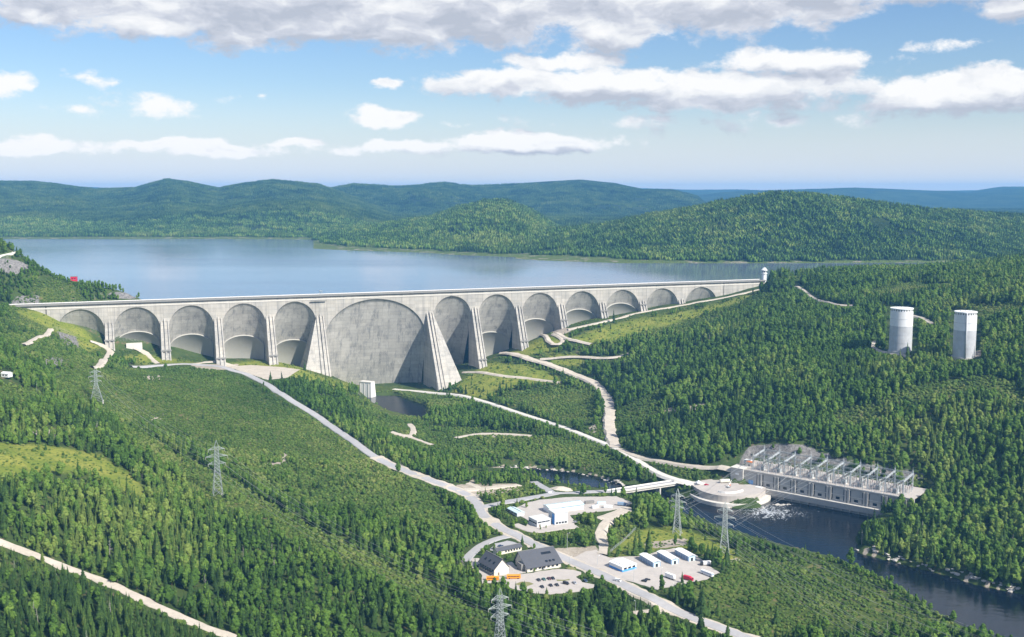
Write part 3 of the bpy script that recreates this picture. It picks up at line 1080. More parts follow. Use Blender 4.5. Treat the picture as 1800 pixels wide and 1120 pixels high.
    MB().box(x - 16, x + 8, -4.2, -2.4, CREST - 8.2, CREST - 7.2).build('inspection_walkway', 'concrete_dark', root)
    return bs


SHELL = {}
plain('shell_concrete', (0.40, 0.39, 0.355), 0.9, var=0.10, scale=0.12)
plain('asphalt_dark', (0.07, 0.07, 0.075), 0.9, var=0.1, scale=0.1)
plain('concrete_white', (0.74, 0.73, 0.71), 0.8, var=0.06, scale=0.3)
BS = dam()

# ------------------------------------------------------------------ roads, tracks and yards
VIS = np.zeros((620, 1000), bool)          # half-size photo raster of ground that must stay open to the view


def mark(x, y, z, r=1):
    px, py = project(x, y, z)
    i, j = (np.asarray(py) / 2).astype(int) + 20, (np.asarray(px) / 2).astype(int) + 50
    for di in range(-r, r + 1):
        for dj in range(-r, r + 1):
            ii, jj = i + di, j + dj
            k = (ii >= 0) & (ii < 620) & (jj >= 0) & (jj < 1000)
            VIS[ii[k], jj[k]] = True


ROADLINES = []
plain('island_grass', (0.20, 0.20, 0.085), .95, var=.3, scale=.3)


def resample(pts, step):
    out = []
    P = [np.array(p[:2], float) for p in pts]
    n = len(P)
    for i in range(n - 1):
        p0, p1, p2, p3 = P[max(i - 1, 0)], P[i], P[i + 1], P[min(i + 2, n - 1)]
        L = np.hypot(*(p2 - p1))
        k = max(1, int(L / step))
        for q in range(k):
            t = q / k
            out.append(0.5 * ((2 * p1) + (-p0 + p2) * t + (2 * p0 - 5 * p1 + 4 * p2 - p3) * t * t + (-p0 + 3 * p1 - 3 * p2 + p3) * t ** 3))
    out.append(P[-1])
    return np.array(out)


def road(name, pxs, width, mat, vis=True, world=None, lift=0.35, wide=0):
    pts = world or [ground(*p) for p in pxs]
    C = resample(pts, 5.0)
    T = np.gradient(C, axis=0)
    T /= np.maximum(np.hypot(T[:, 0], T[:, 1]), 1e-6)[:, None]
    N = np.c_[-T[:, 1], T[:, 0]]
    wob = 1 + 0.10 * np.sin(np.arange(len(C)) * 0.9) * (mat == 'gravel') + 0.12 * (rng.random(len(C)) - .5) * (mat == 'gravel')
    hw = width / 2 * wob
    z = np.max([H(C[:, 0] + N[:, 0] * hw * k, C[:, 1] + N[:, 1] * hw * k) for k in (-1.1, -.5, 0, .5, 1.1)], axis=0)
    ker = np.ones(5) / 5
    z = np.maximum(np.convolve(np.pad(z, 2, 'edge'), ker, 'valid'), z) + lift
    rag = lambda: 1 + (rng.random(len(C)) - .5) * (0.34 if mat == 'gravel' else 0.07)
    vs = []
    for k, dz in ((-1.5, -2.2), (-1, 0), (0, 0.08), (1, 0), (1.5, -2.2)):
        off = hw * k * rag() if abs(k) <= 1 else np.sign(k) * (hw + 2.4)
        vs.append(np.c_[C + N * off[:, None] if hasattr(off, '__len__') else C, z + dz])
    V = np.stack(vs, 1).reshape(-1, 3)
    n = len(C)
    fs = [(i * 5 + j, (i + 1) * 5 + j, (i + 1) * 5 + j + 1, i * 5 + j + 1) for i in range(n - 1) for j in range(4)]
    o = MB().add(V, fs).build(name, mat)
    tag(o, kind='structure')
    ROADLINES.append((C, width / 2))
    if vis:
        D = resample(C, 1.5)
        for k in (-0.9, -0.3, 0.3, 0.9):
            zz = H(D[:, 0], D[:, 1])
            mark(D[:, 0], D[:, 1] + k * width / 2, zz + .3, wide)
    return o


R_MAIN = [(228, 644), (300, 641), (360, 643), (410, 652), (450, 668), (500, 697), (560, 735), (610, 770), (660, 805), (720, 832), (770, 850), (815, 868), (838, 885), (846, 902), (870, 923), (905, 940),
          (950, 962), (1000, 986), (1060, 1011), (1130, 1045), (1200, 1080), (1310, 1121), (1420, 1165)]
road('road_shoulder', R_MAIN[8:], 14.0, 'gravel', True, None, 0.12)
road('road', R_MAIN, 9.0, 'asphalt', lift=0.45, wide=1)
road('road', [(846, 892), (884, 884), (924, 877), (968, 870), (1020, 866), (1076, 864)], 9.0, 'asphalt')
road('road', [(938, 848), (952, 856), (970, 867)], 8.0, 'asphalt')
road('road', [(1190, 847), (1160, 833), (1120, 810), (1085, 790), (1040, 771), (1000, 755), (950, 738), (900, 722), (850, 706), (800, 694), (745, 689), (692, 684)], 7.5, 'concrete_light')
road('gravel_track', [(1082, 788), (1072, 752), (1072, 722), (1064, 697), (1046, 676), (1000, 656), (960, 641), (925, 631), (885, 622)], 12.5, 'gravel')
road('gravel_track', [(1088, 790), (1120, 803), (1165, 812), (1215, 820), (1265, 824), (1292, 826)], 8.0, 'gravel')
road('road', [(1188, 848), (1215, 850), (1240, 851)], 9.0, 'concrete_light')
road('gravel_track', [(-60, 935), (0, 953), (60, 976), (120, 1001), (200, 1031), (280, 1069), (350, 1100), (430, 1131), (520, 1180)], 6.5, 'gravel', True)
road('gravel_track', [(158, 600), (180, 608), (193, 619), (188, 630), (176, 642), (160, 646)], 7.0, 'gravel')
road('gravel_track', [(236, 612), (258, 622), (278, 640)], 6.0, 'gravel')
road('gravel_track', [(40, 607), (62, 596), (88, 580)], 5.0, 'gravel')
road('road', [(908, 941), (878, 946), (848, 958), (826, 976), (818, 988)], 7.5, 'asphalt')
road('gravel_track', [(1110, 893), (1085, 905), (1064, 920), (1055, 940), (1062, 960), (1058, 975)], 8.0, 'gravel')
road('gravel_track', [(1050, 912), (1075, 905), (1100, 892)], 8.0, 'gravel')
road('gravel_track', [(688, 760), (718, 767), (726, 757), (720, 746)], 6.0, 'gravel')
road('gravel_track', [(718, 768), (738, 775), (760, 783)], 5.0, 'gravel')
road('gravel_track', [(800, 770), (840, 763), (890, 763), (935, 766)], 6.0, 'gravel')
road('gravel_track', [(815, 655), (850, 655), (880, 660), (930, 665), (985, 673)], 5.5, 'gravel')
road('gravel_track', [(935, 588), (965, 600), (990, 598), (972, 588)], 6.0, 'gravel')
road('gravel_track', [(978, 586), (1000, 597), (1040, 606)], 6.0, 'gravel')
road('gravel_track', [(950, 632), (1010, 628), (1070, 630), (1105, 622)], 6.5, 'gravel')
road('gravel_track', [(998, 580), (1050, 568), (1110, 553), (1160, 543), (1210, 535), (1270, 524), (1335, 509)], 7.0, 'gravel')
road('gravel_track', [(1540, 600), (1532, 607), (1545, 617), (1575, 622), (1600, 628)], 5.5, 'gravel')
road('gravel_track', [(1606, 555), (1622, 560), (1640, 570)], 7.0, 'gravel')
road('gravel_track', [(1395, 503), (1408, 508), (1430, 524), (1470, 535), (1500, 537)], 5.5, 'gravel')
road('gravel_track', [(1112, 1078), (1145, 1075), (1172, 1073)], 5.0, 'gravel')
road('gravel_track', [(800, 862), (860, 858), (912, 853)], 8.0, 'gravel')
road('gravel_track', [(822, 850), (838, 856), (850, 864)], 5.0, 'gravel')
road('gravel_track', [(905, 922), (940, 934), (975, 930), (1015, 926)], 8.0, 'lot')
road('gravel_track', [(340, 640), (372, 636), (400, 642), (440, 648)], 9.0, 'gravel')


YARDS = []


def yard(name, key, mat, pxpoly=None, dz=0.25, vis=True, rough=1.0):
    poly, z, _, _ = PADS[key]
    if pxpoly:
        poly = px_poly(pxpoly, z)
    P = []
    n0 = len(poly)
    for i in range(n0):
        a, b = np.array(poly[i]), np.array(poly[(i + 1) % n0])
        k = max(1, int(np.hypot(*(b - a)) / 4))
        P += [a + (b - a) * q / k for q in range(k)]
    P = np.array(P)
    P = P + (rng.random(P.shape) - 0.5) * 1.6 * rough
    n = len(P)
    vs = [(x, y, z + dz) for x, y in P] + [(x, y, z - 1.5) for x, y in P]
    tag(MB().add(vs, [tuple(range(n))] + [(i, n + i, n + (i + 1) % n, (i + 1) % n) for i in range(n)]).build(name, mat), kind='structure')
    YARDS.append(P)
    if vis:
        bx, by = P[:, 0], P[:, 1]
        gx, gy = np.meshgrid(np.arange(bx.min(), bx.max(), 1.5), np.arange(by.min(), by.max(), 1.5))
        k = poly_dist(gx, gy, P) < 0
        mark(gx[k], gy[k], np.full(k.sum(), z), 0)


rw = lambda *q: [(800 + u / 6.923, 920 + v / 6.923) for u, v in q]
yard('parking_lot', 'visitor', 'lot', rw((330, 640), (640, 650), (880, 610), (1250, 560), (1440, 570), (1530, 600), (1470, 650), (1560, 715), (1750, 765), (1500, 832), (1150, 868), (900, 842), (690, 800), (600, 735), (330, 730)))
yard('parking_lot', 'visitor', 'lot', rw((190, 425), (300, 425), (330, 560), (700, 470), (760, 560), (860, 600), (640, 640), (340, 640), (210, 540)), 0.246)
yard('parking_lot', 'visitor', 'asphalt', rw((480, 250), (640, 215), (800, 255), (760, 300), (520, 345), (420, 330)), 0.25)
yard('grass_island', 'visitor', 'island_grass', rw((730, 742), (800, 712), (900, 714), (965, 738), (880, 765), (780, 765)), 0.262, False)
yard('grass_island', 'visitor', 'island_grass', rw((1240, 690), (1400, 684), (1405, 697), (1250, 703)), 0.262, False)
yard('grass_island', 'visitor', 'island_grass', rw((1330, 545), (1440, 530), (1480, 565), (1400, 575)), 0.262, False)
yr = lambda *q: [(1040 + u / 6.221, 880 + v / 6.221) for u, v in q]
yard('gravel_yard', 'sheds', 'lot', yr((-240, 640), (-60, 560), (60, 540), (120, 600), (200, 625), (530, 610), (720, 560), (900, 520), (1150, 600), (1250, 690), (1390, 790), (1260, 860), (1100, 895), (940, 925), (700, 978), (620, 950), (430, 890), (-240, 690)))
yard('gravel_yard', 'workshop', 'lot', [(920, 886), (948, 879), (1000, 874), (1084, 873), (1112, 884), (1100, 893), (1062, 899), (1030, 902), (1003, 906), (1012, 924), (990, 931), (945, 935), (924, 928), (930, 916), (912, 906), (908, 893)])
yard('gravel_yard', 'damyard', 'gravel')

gx, gy = np.meshgrid(np.arange(-50, 520, 2.0), np.arange(620, 1330, 2.0))
k = (poly_dist(gx, gy, RIV) < -4) & ((project(gx, gy, gx * 0)[0] > 1190) | (gy > 1100))
mark(gx[k], gy[k], np.zeros(k.sum()), 0)
gx, gy = np.meshgrid(np.arange(-260, -60, 2.0), np.arange(1500, 1680, 2.0))
k = poly_dist(gx, gy, POOL) < -3
mark(gx[k], gy[k], np.zeros(k.sum()), 0)

# ------------------------------------------------------------------ buildings and works
def frame(p0, p1, z):
    a, b = np.array(at_z(*p0, z)), np.array(at_z(*p1, z))
    d = b - a
    return (float(a[0]), float(a[1]), z), math.atan2(d[1], d[0]), float(np.hypot(*d))


def mark_block(o, x0, x1, y0, y1, z0, z1):
    M = Matrix.Translation(o.location) @ o.rotation_euler.to_matrix().to_4x4()
    pts = [M @ Vector((x, y, z)) for x in np.linspace(x0, x1, 14) for y in (y0, (y0 + y1) / 2, y1) for z in np.linspace(z0, z1, 7)]
    P = np.array(pts)
    mark(P[:, 0], P[:, 1], P[:, 2], 1)
    q = [M @ Vector((x, y, 0)) for x, y in ((x0, y0), (x1, y0), (x1, y1), (x0, y1))]
    CLEAR_POLY.append([(v.x, v.y) for v in q])


EXTRA_CLEAR, CLEAR_POLY = [], []


def windows(parent, n, x0, x1, z0, z1, y=-0.04, frac=0.6, mat='window_dark'):
    w = (x1 - x0) / n
    for i in range(n):
        a = x0 + w * (i + .5 - frac / 2)
        o = MB().box(a, a + w * frac, y, y + 0.12, z0, z1).build('window', mat, parent)
        MB().box(a - .1, a + w * frac + .1, y - .12, y + .1, z0 - .16, z0 - .01).build('sill', 'white_paint', o)


def gable(root, L, D, eave, ridge, rp, wall, roof, over=0.7):
    w = MB().extr([(0, -0.6), (D, -0.6), (D, eave), (D * rp, ridge), (0, eave)], 0, L)
    w.build('wall', wall, root)
    t = 0.35
    r = MB()
    k = (ridge - eave) / (D * rp)
    k2 = (ridge - eave) / (D * (1 - rp))
    r.extr([(-over, eave - k * over + .03), (D * rp, ridge + .03), (D + over, eave - k2 * over + .03), (D + over, eave - k2 * over + .03 + t), (D * rp, ridge + .03 + t), (-over, eave - k * over + .03 + t)], -over, L + over)
    ro = r.build('roof', roof, root)
    MB().box(-over, L + over, D * rp - .25, D * rp + .25, ridge + t, ridge + t + .22).build('ridge_cap', 'concrete_dark', ro)
    return ro, k


# visitor building with the wide dark roof
loc, rz, L = frame((927, 1006), (986, 996), 21.25)
o = thing('visitor_centre', loc, rz, 'large pale building with a broad dark shingle roof beside the car park', 'building')
ro, k = gable(o, L, 21.0, 3.6, 11.5, .72, 'wall_cream', 'roof_dark', 1.2)
for i in range(3):
    x = L * .58 + i * 3.1
    MB().extr([(1.6, 3.6 + 1.6 * k + .38), (3.4, 3.6 + 3.4 * k + .38), (3.4, 3.6 + 3.4 * k + .6), (1.6, 3.6 + 1.6 * k + 1.3)], x, x + 1.7).build('dormer', 'window_dark', ro)
MB().extr([(9.0, 3.6 + 9 * k + .39), (11.0, 3.6 + 11 * k + .39), (11.0, 3.6 + 11 * k + .6), (9.0, 3.6 + 9 * k + .75)], L * .58, L * .86).build('skylight', 'window_dark', ro)
windows(o, 7, 1.5, L - 1.5, 1.0, 2.6)
MB().box(L * .42, L * .42 + 2.4, -.06, .1, 0, 2.4).build('door', 'window_dark', o)
MB().box(-3.2, -.02, 4, 12, 0, 5.2).build('entrance_wing', 'concrete_dark', o)
mark_block(o, 0, L, 0, 18, 1, 9)

# gabled building left of it
loc, rz, L = frame((842, 998), (869, 1013), 21.25)
L = max(L, 16)
o = thing('visitor_hall', loc, rz, 'pale gabled building with dark roof and white end wall beside two yellow buses', 'building')
ro, k = gable(o, L, 13.0, 5.2, 12.0, .55, 'wall_cream', 'roof_dark', .7)
for i in range(3):
    x = L * .2 + i * L * .27
    MB().extr([(2.4, 5.2 + 2.4 * k + .38), (3.8, 5.2 + 3.8 * k + .38), (3.8, 5.2 + 3.8 * k + .5), (2.4, 5.2 + 2.4 * k + 1.0)], x, x + 1.8).build('skylight', 'window_dark', ro)
windows(o, 6, 1, L - 1, 1.0, 2.3)
windows(o, 6, 1, L - 1, 3.2, 4.6)
MB().box(-.3, L + .3, -1.4, -.02, 2.6, 2.95).build('canopy', 'roof_dark', o)
MB().box(L + .02, L + .14, 3, 4.6, 0, 2.3).build('door', 'wood', o)
mark_block(o, 0, L, 0, 13, 1, 10)

# low wing behind
loc, rz, L = frame((874, 976), (917, 967), 21.25)
o = thing('office_wing', loc, rz, 'long low building with grey roof and dark window bays behind the visitor buildings', 'building')
gable(o, L, 6.5, 3.0, 4.6, .5, 'wall_cream', 'roof_dark', .6)
windows(o, 6, L * .3, L - .6, .9, 2.4)
MB().box(1.0, 2.2, -.06, .1, 0, 2.2).build('door', 'wood', o)
mark_block(o, 0, L, 0, 6, .5, 4)


def flat(root, L, D, h, wall, roof, x0=0, y0=0, z0=-.6, name='wall'):
    w = MB().box(x0, x0 + L, y0, y0 + D, z0, h).build(name, wall, root)
    MB().box(x0 - .25, x0 + L + .25, y0 - .25, y0 + D + .25, h + .002, h + .4).build('roof', roof, root if name == 'wall' else w)
    return w


# workshop group
loc, rz, L = frame((966, 903), (1026, 895), 21.75)
o = thing('workshop', loc, rz, 'long white workshop with pale blue metal roof beside the river bridge', 'building')
ro, k = gable(o, L, 13, 4.6, 5.8, .6, 'white_paint', 'roof_blue', .5)
MB().box(-.02, L + .02, -.12, -.02, 3.7, 4.5).build('fascia', 'wall_blue', o)
for i in range(4):
    x = 2 + i * L / 4.2
    d = MB().box(x, x + 3.6, -.08, .05, 0, 3.3).build('roller_door', 'roof_grey', o)
    MB().box(x + 1.3, x + 2.3, -.14, -.085, 1.6, 2.0).build('door_window', 'window_dark', d)
mark_block(o, 0, L, 0, 13, 1, 5)
loc, rz, L = frame((975, 923), (998, 920), 21.75)
o = thing('tall_workshop', loc, rz, 'tall grey block with blue side panel next to the long workshop', 'building')
flat(o, L, 13, 10.2, 'wall_grey', 'roof_grey')
MB().box(-.14, -.02, .3, 5.2, 0, 9.4).build('side_panel', 'panel_blue', o)
windows(o, 4, .8, L - .6, .7, 2.3, frac=.75)
mark_block(o, 0, L, 0, 13, 1, 10)
loc, rz, L = frame((944, 927), (968, 922.5), 21.75)
o = thing('office_block', loc, rz, 'low pale block with flat roof and dark window bands left of the tall grey block', 'building')
flat(o, L, 14, 5.6, 'wall_grey', 'roof_grey')
for i in range(3):
    w = (L - 1.6) / 3
    MB().box(.8 + i * w, .8 + i * w + w * .93, -.08, .02, 3.4, 4.5).build('window', 'window_dark', o)
for i in range(4):
    MB().box(-.08, .02, 1 + i * 3.1, 3.7 + i * 3.1, 2.4, 3.6).build('window', 'window_dark', o)
MB().box(2, 3.4, -.1, .02, 0, 2.2).build('door', 'wood', o)
mark_block(o, 0, L, 0, 14, 1, 5.5)
loc, rz, L = frame((892, 899), (909, 908), 21.75)
o = thing('small_shed', loc, rz, 'small shed with pale turquoise roof among dark shrubs', 'shed')
gable(o, L, 7.5, 2.8, 3.8, .5, 'wall_grey', 'roof_blue', .4)
windows(o, 3, .6, L - .6, 1.0, 2.0)
MB().box(L * .45, L * .45 + 1.1, -.07, .02, 0, 2.0).build('door', 'wood', o)
mark_block(o, 0, L, 0, 7, .5, 3)

# shop and three sheds on the gravel yard
loc, rz, L = frame((1071, 996), (1094, 1006), 18.75)
o = thing('yard_shop', loc, rz, 'white low building with blue band round its foot on the gravel yard', 'building')
D = 14.5
MB().box(0, L, 0, D, -.6, 4.0).build('wall', 'white_paint', o)
m = MB().box(-.06, L + .06, -.06, -.01, 0, 1.5)
m.box(L + .01, L + .06, -.06, D, 0, 1.5)
m.build('blue_band', 'panel_blue', o)
MB().extr([(-.4, 3.9), (D / 2, 5.0), (D + .4, 3.9), (D + .4, 4.2), (D / 2, 5.3), (-.4, 4.2)], -.4, L + .4).build('roof', 'roof_white', o)
for i in range(4):
    MB().box(L * .2 + i * L * .2, L * .2 + i * L * .2 + .8, 2.2, 3.0, 4.3, 5.3).build('roof_vent', 'roof_grey', o)
for i in range(3):
    MB().box(L + .02, L + .1, 1.5 + i * 4.4, 4.5 + i * 4.4, 1.6, 3.2).build('window', 'window_dark', o)
mark_block(o, 0, L, 0, D, 1, 5)
SHEDS = [((1124, 983), (1148, 997.5), 'next to the white shop'), ((1155, 978), (1180, 992.5), 'in the middle of the row of three'), ((1186, 974), (1210, 987), 'at the brushy end of the row')]
for p0, p1, where in SHEDS:
    loc, rz, L = frame(p0, p1, 18.75)
    o = thing('storage_shed', loc, rz, 'blue-grey metal shed with white roof, ' + where, 'shed', 'metal sheds on the gravel yard')
    D = 6.8
    MB().box(0, L, 0, D, -.6, 4.0).build('wall', 'wall_blue', o)
    ro = MB().extr([(-.35, 3.95), (D / 2, 4.7), (D + .35, 3.95), (D + .35, 4.2), (D / 2, 4.95), (-.35, 4.2)], -.35, L + .35).build('roof', 'roof_white', o)
    MB().box(L + .01, L + .1, .8, D - .8, 0, 3.4).build('end_panel', 'roof_blue', o)
    MB().box(L + .11, L + .2, 2.2, 4.4, 0, 2.6).build('door', 'window_dark', o)
    for i in range(5):
        x = 1.2 + i * (L - 2) / 5
        MB().box(x, x + .35, -.1, -.01, 0, 3.9).build('wall_rib', 'wall_grey', o)
    mark_block(o, 0, L, 0, D, 1, 4.5)

# small houses elsewhere
x, y, z = ground(2, 662)
o = thing('white_hut', (x, y, z), -.3, 'small white hut half hidden by trees at the foot of the rocky hill', 'hut')
gable(o, 9, 6, 3.2, 4.6, .5, 'white_paint', 'roof_white', .3)
windows(o, 2, 1, 8, 1, 2.2)
mark_block(o, 0, 9, 0, 6, 1, 4)
x, y, z = at_y(131, 497, 1640)
z = float(H(x, y))
o = thing('red_building', (x - 6, y, z), .2, 'bright red box-shaped building on the wooded headland above the lake', 'building')
MB().box(0, 9, 0, 7, -4, 10.5).build('wall', 'red_paint', o)
MB().box(-.3, 9.3, -.3, 7.3, 10.502, 11).build('roof', 'concrete_dark', o)
windows(o, 2, 1, 8, 6.5, 8)
mark_block(o, 4, 9, 0, 7, 6, 10)
# concrete ramp on the rocky hill
a = ground(-4, 452)
b = (a[0] + 13, a[1] + 26, float(H(a[0] + 13, a[1] + 26)))
rt = thing('concrete_ramp', a, 0, 'pale concrete ramp climbing the rocky hill above the dam', 'ramp')
d = Vector(b) - Vector(a)
sd_ = Vector((-d.y, d.x, 0)).normalized() * 4
MB().hexa([sd_ * -1 + Vector((0, 0, -4)), d - sd_ + Vector((0, 0, -4)), d + sd_ + Vector((0, 0, -4)), sd_ + Vector((0, 0, -4))],
          [sd_ * -1 + Vector((0, 0, 2)), d - sd_ + Vector((0, 0, 2)), d + sd_ + Vector((0, 0, 2)), sd_ + Vector((0, 0, 2))]).build('ramp_slab', 'concrete_light', rt)
for s_ in (-1, 1):
    e = sd_ * s_
    MB().bar(e + Vector((0, 0, 2.4)), d + e + Vector((0, 0, 2.4)), .5).build('kerb', 'concrete_white', rt)
mark(np.linspace(a[0], b[0], 30), np.linspace(a[1], b[1], 30), np.linspace(a[2] + 2, b[2] + 2, 30), 1)

# gate house in the pool at the foot of the big arch
loc, rz, L = frame((632, 697), (652.5, 699), 0.3)
o = thing('outlet_tower', (loc[0], loc[1], -1.0), rz, 'white concrete block standing in the dark pool at the foot of the big arch', 'intake')
MB().hexa([(-6, 14, -3), (0, 0, -3), (L, 0, -3), (L, 14, -3)], [(-.5, 10, 23), (0, 0, 24), (L, 0, 24), (L, 10, 24)]).build('block', 'concrete_white', o)
for i in range(3):
    MB().box(1.5 + i * L / 3, 1.5 + i * L / 3 + .7, -.45, -.02, 0, 23.6).build('pilaster', 'concrete_light', o)
MB().box(-.3, L + .3, -.6, 10.4, 24.02, 25).build('cap_slab', 'concrete_light', o)
mark_block(o, 0, L, 0, 10, 1, 24)

# lookout tower at the right end of the crest
s_end = BS[-1] + 96
x, y = dam_xy(s_end, -10)
o = thing('control_tower', (x, y, CREST - 3), DTH, 'white octagonal control tower with domed cap at the end of the crest', 'tower')
MB().cyl(0, 0, -8, 14, 4.4, 4.2, 8).build('shaft', 'white_paint', o)
MB().cyl(0, 0, 13.99, 14.9, 5.6, 5.6, 8).build('balcony', 'white_paint', o)
cab = MB().cyl(0, 0, 14.9, 19.6, 4.4, 4.6, 8).build('cabin', 'white_paint', o)
for i in range(8):
    a = math.pi / 4 * i + math.pi / 8
    c, s_ = math.cos(a), math.sin(a)
    t = Vector((-s_, c, 0))
    q = Vector((c, s_, 0)) * 4.24
    m = MB().hexa([q - t * 1.1 + Vector((0, 0, 15.9)), q + t * 1.1 + Vector((0, 0, 15.9)), q + t * 1.1 + Vector((0, 0, 15.9)) - Vector((c, s_, 0)) * .3, q - t * 1.1 + Vector((0, 0, 15.9)) - Vector((c, s_, 0)) * .3],
                  [q * 1.03 - t * 1.1 + Vector((0, 0, 18.8)), q * 1.03 + t * 1.1 + Vector((0, 0, 18.8)), q * .95 + t * 1.1 + Vector((0, 0, 18.8)), q * .95 - t * 1.1 + Vector((0, 0, 18.8))])
    m.build('window', 'window_dark', cab)
ro = MB().cyl(0, 0, 19.6, 20.6, 6.0, 6.2, 8)
ro.cyl(0, 0, 20.6, 24.6, 5.4, 2.2, 8)
ro.build('roof', 'white_paint', o)
MB().bar((0, 0, 24.6), (0, 0, 28), .18).build('mast', 'steel_light', o)
mark_block(o, -4, 4, -4, 4, 3, 22)


# surge tanks
def tank(pxc, pyb, wpx, hpx, label, pipe):
    x, y, z = ground(pxc, pyb - 3)
    r = wpx / 2 * y / 1911
    h = hpx * y / 1911
    y += r * .4
    o = thing('surge_tank', (x, y, z), 0, label, 'tank', 'cylindrical surge tanks on the hillside')
    MB().cyl(0, 0, -6, 1.0, r + 1.2, r + 1.2, 40).build('foundation', 'concrete', o)
    MB().cyl(0, 0, 1.0, h * .60, r, r, 40, False).build('lower_shell', 'tank_grey', o, True)
    up = MB().cyl(0, 0, h * .60, h * .94, r + .01, r + .01, 40, False).build('upper_shell', 'tank_white', o, True)
    for q in (.22, .41, .60, .77):
        MB().cyl(0, 0, h * q - .18, h * q + .18, r + .16, r + .16, 40).build('hoop', 'tank_grey', o)
    MB().cyl(0, 0, h * .94, h * .99, r - .5, r - .5, 40).build('vent_ring', 'white_paint', o)
    for i in range(26):
        a = 2 * math.pi * i / 26
        c, s_ = math.cos(a), math.sin(a)
        t = Vector((-s_, c, 0)) * .62
        b = Vector((c, s_, 0)) * (r - .42)
        v = [b - t + Vector((0, 0, h * .948)), b + t + Vector((0, 0, h * .948)), (b + t) * .99 + Vector((0, 0, h * .948)), (b - t) * .99 + Vector((0, 0, h * .948))]
        MB().hexa(v, [w + Vector((0, 0, h * .034)) for w in v]).build('vent', 'window_dark', o)
    ro = MB().cyl(0, 0, h * .99, h * 1.01, r + .3, r + .3, 40).build('roof', 'white_paint', o)
    for i in range(3):
        MB().box(-r * .5 + i * r * .45, -r * .5 + i * r * .45 + 1.4, -1, 1, h * 1.01, h * 1.03).build('roof_vent', 'white_paint', ro)
    if pipe:
        a = math.radians(-106)
        MB().cyl((r + .7) * math.cos(a), (r + .7) * math.sin(a), .5, h * .99, .95, .95, 12).build('stair_shaft', 'tank_grey', o, True)
    mark_block(o, -r, r, -r, r, 2, h)
    return x, y, z, r


plain('tank_grey', (0.44, 0.455, 0.48), .6, var=.22, scale=.2)
plain('tank_white', (0.68, 0.69, 0.71), .55, var=.10, scale=.2)
tank(1585, 622, 39, 78, 'white and grey steel surge tank beside a looping track on the forest slope', False)
tank(1697, 632, 38, 82, 'white and grey steel surge tank with a vertical stair shaft on the forest slope', True)


# ------------------------------------------------------------------ powerhouse
def powerhouse():
    o = thing('powerhouse', (float(pA[0]), float(pA[1]), 0), math.atan2(PHD[1], PHD[0]), 'long concrete powerhouse with dark square openings along the river', 'powerhouse')
    L = PHL
    Zd = PHZ
    MB().box(-2, L + 3, 0, 9, -5, Zd - 1.02).build('front_wall', 'concrete', o)
    MB().box(-12, L + 4, -.6, 46, Zd - 1, Zd).build('deck', 'lot', o)
    MB().box(-12, L + 4, -.7, -.2, Zd + .002, Zd + .9).build('parapet', 'concrete_light', o)
    ap = MB().hexa([(14, -3.4, 3.2), (L + 2, -3.4, 3.2), (L + 2, -.02, 1.8), (14, -.02, 1.8)], [(14, -4.2, 9), (L + 2, -4.2, 9), (L + 2, -.02, 9.3), (14, -.02, 9.3)]).build('apron', 'concrete', o)
    nb = 8
    bay = (L - 20) / nb
    for i in range(nb + 1):
        for dx in (-2.2, 1.0):
            x = 16 + i * bay + dx
            MB().box(x, x + 1.7, -1.3, -.01, 9.35, Zd - 1.02).build('pilaster', 'concrete', o)
            MB().box(x + (-1.3 if dx < 0 else 1.72), x + (-.02 if dx < 0 else 3.0), -.25, -.01, 10.6, Zd - 2).build('groove_shade_strip', 'groove_shade', o)  # flat dark strip, shade of a recessed groove painted on the wall
        if i < nb:
            x = 16 + i * bay + bay * .5
            MB().box(x - 2.0, x + 2.0, -.07, .1, 10.9, 13.8).build('opening', 'window_dark', o)
            MB().box(x - 1.9, x + 1.9, -.7, -.02, 10.5, 11.0).build('sill', 'concrete_white', o)
            MB().box(x - bay * .5 + 2.9, x + bay * .5 - 2.6, -.35, -.01, 15.6, 16.1).build('string_course', 'concrete_light', o)
    for i in range(18):
        x = 18 + i * (L - 22) / 17
        MB().hexa([(x, -2.6, 1.0), (x + .9, -2.6, 1.0), (x + .9, -.02, 1.0), (x, -.02, 1.0)], [(x, -3.6, 3.1), (x + .9, -3.6, 3.1), (x + .9, -.02, 3.1), (x, -.02, 3.1)]).build('bracket', 'concrete_light', o)
    # access block at the left end
    blk = MB().box(-16, -2.01, -2.6, 10, 4, Zd + 1.2).build('access_block', 'concrete', o)
    MB().box(-10.5, -6.5, -2.75, -2.61, Zd - 5.5, Zd - 3.8).build('sign', 'white_paint', blk)
    MB().box(-16.4, -1.6, -3, 10.4, Zd + 1.202, Zd + 1.7).build('block_roof', 'concrete_light', blk)
    d = MB().box(3.4, 8.6, -.2, -.01, 10.3, 14.6).build('blue_door', 'door_blue', o)
    MB().box(5.9, 6.1, -.26, -.21, 10.3, 14.6).build('door_seam', 'white_paint', d)
    mark_block(o, -14, L, 0, 1, 8, Zd)
    mark_block(o, 16, L * .72, -4, -3, 1, 8)
    for a in np.linspace(-10, L, 30):
        for b in (4, 14, 26, 38):
            q = ph(a, b)
            mark(np.array([q[0]]), np.array([q[1]]), np.array([Zd + 1]), 1)
    return o


plain('groove_shade', (0.075, 0.078, 0.085), .8, var=.2)  # groove shade put into the colour of the wall strips
plain('door_blue', (0.22, 0.42, 0.75), .5)
powerhouse()
PHA = math.atan2(PHD[1], PHD[0])


def on_deck(name, a, b, label, cat, group):
    q = ph(a, b)
    return thing(name, (q[0], q[1], PHZ), PHA, label, cat, group)


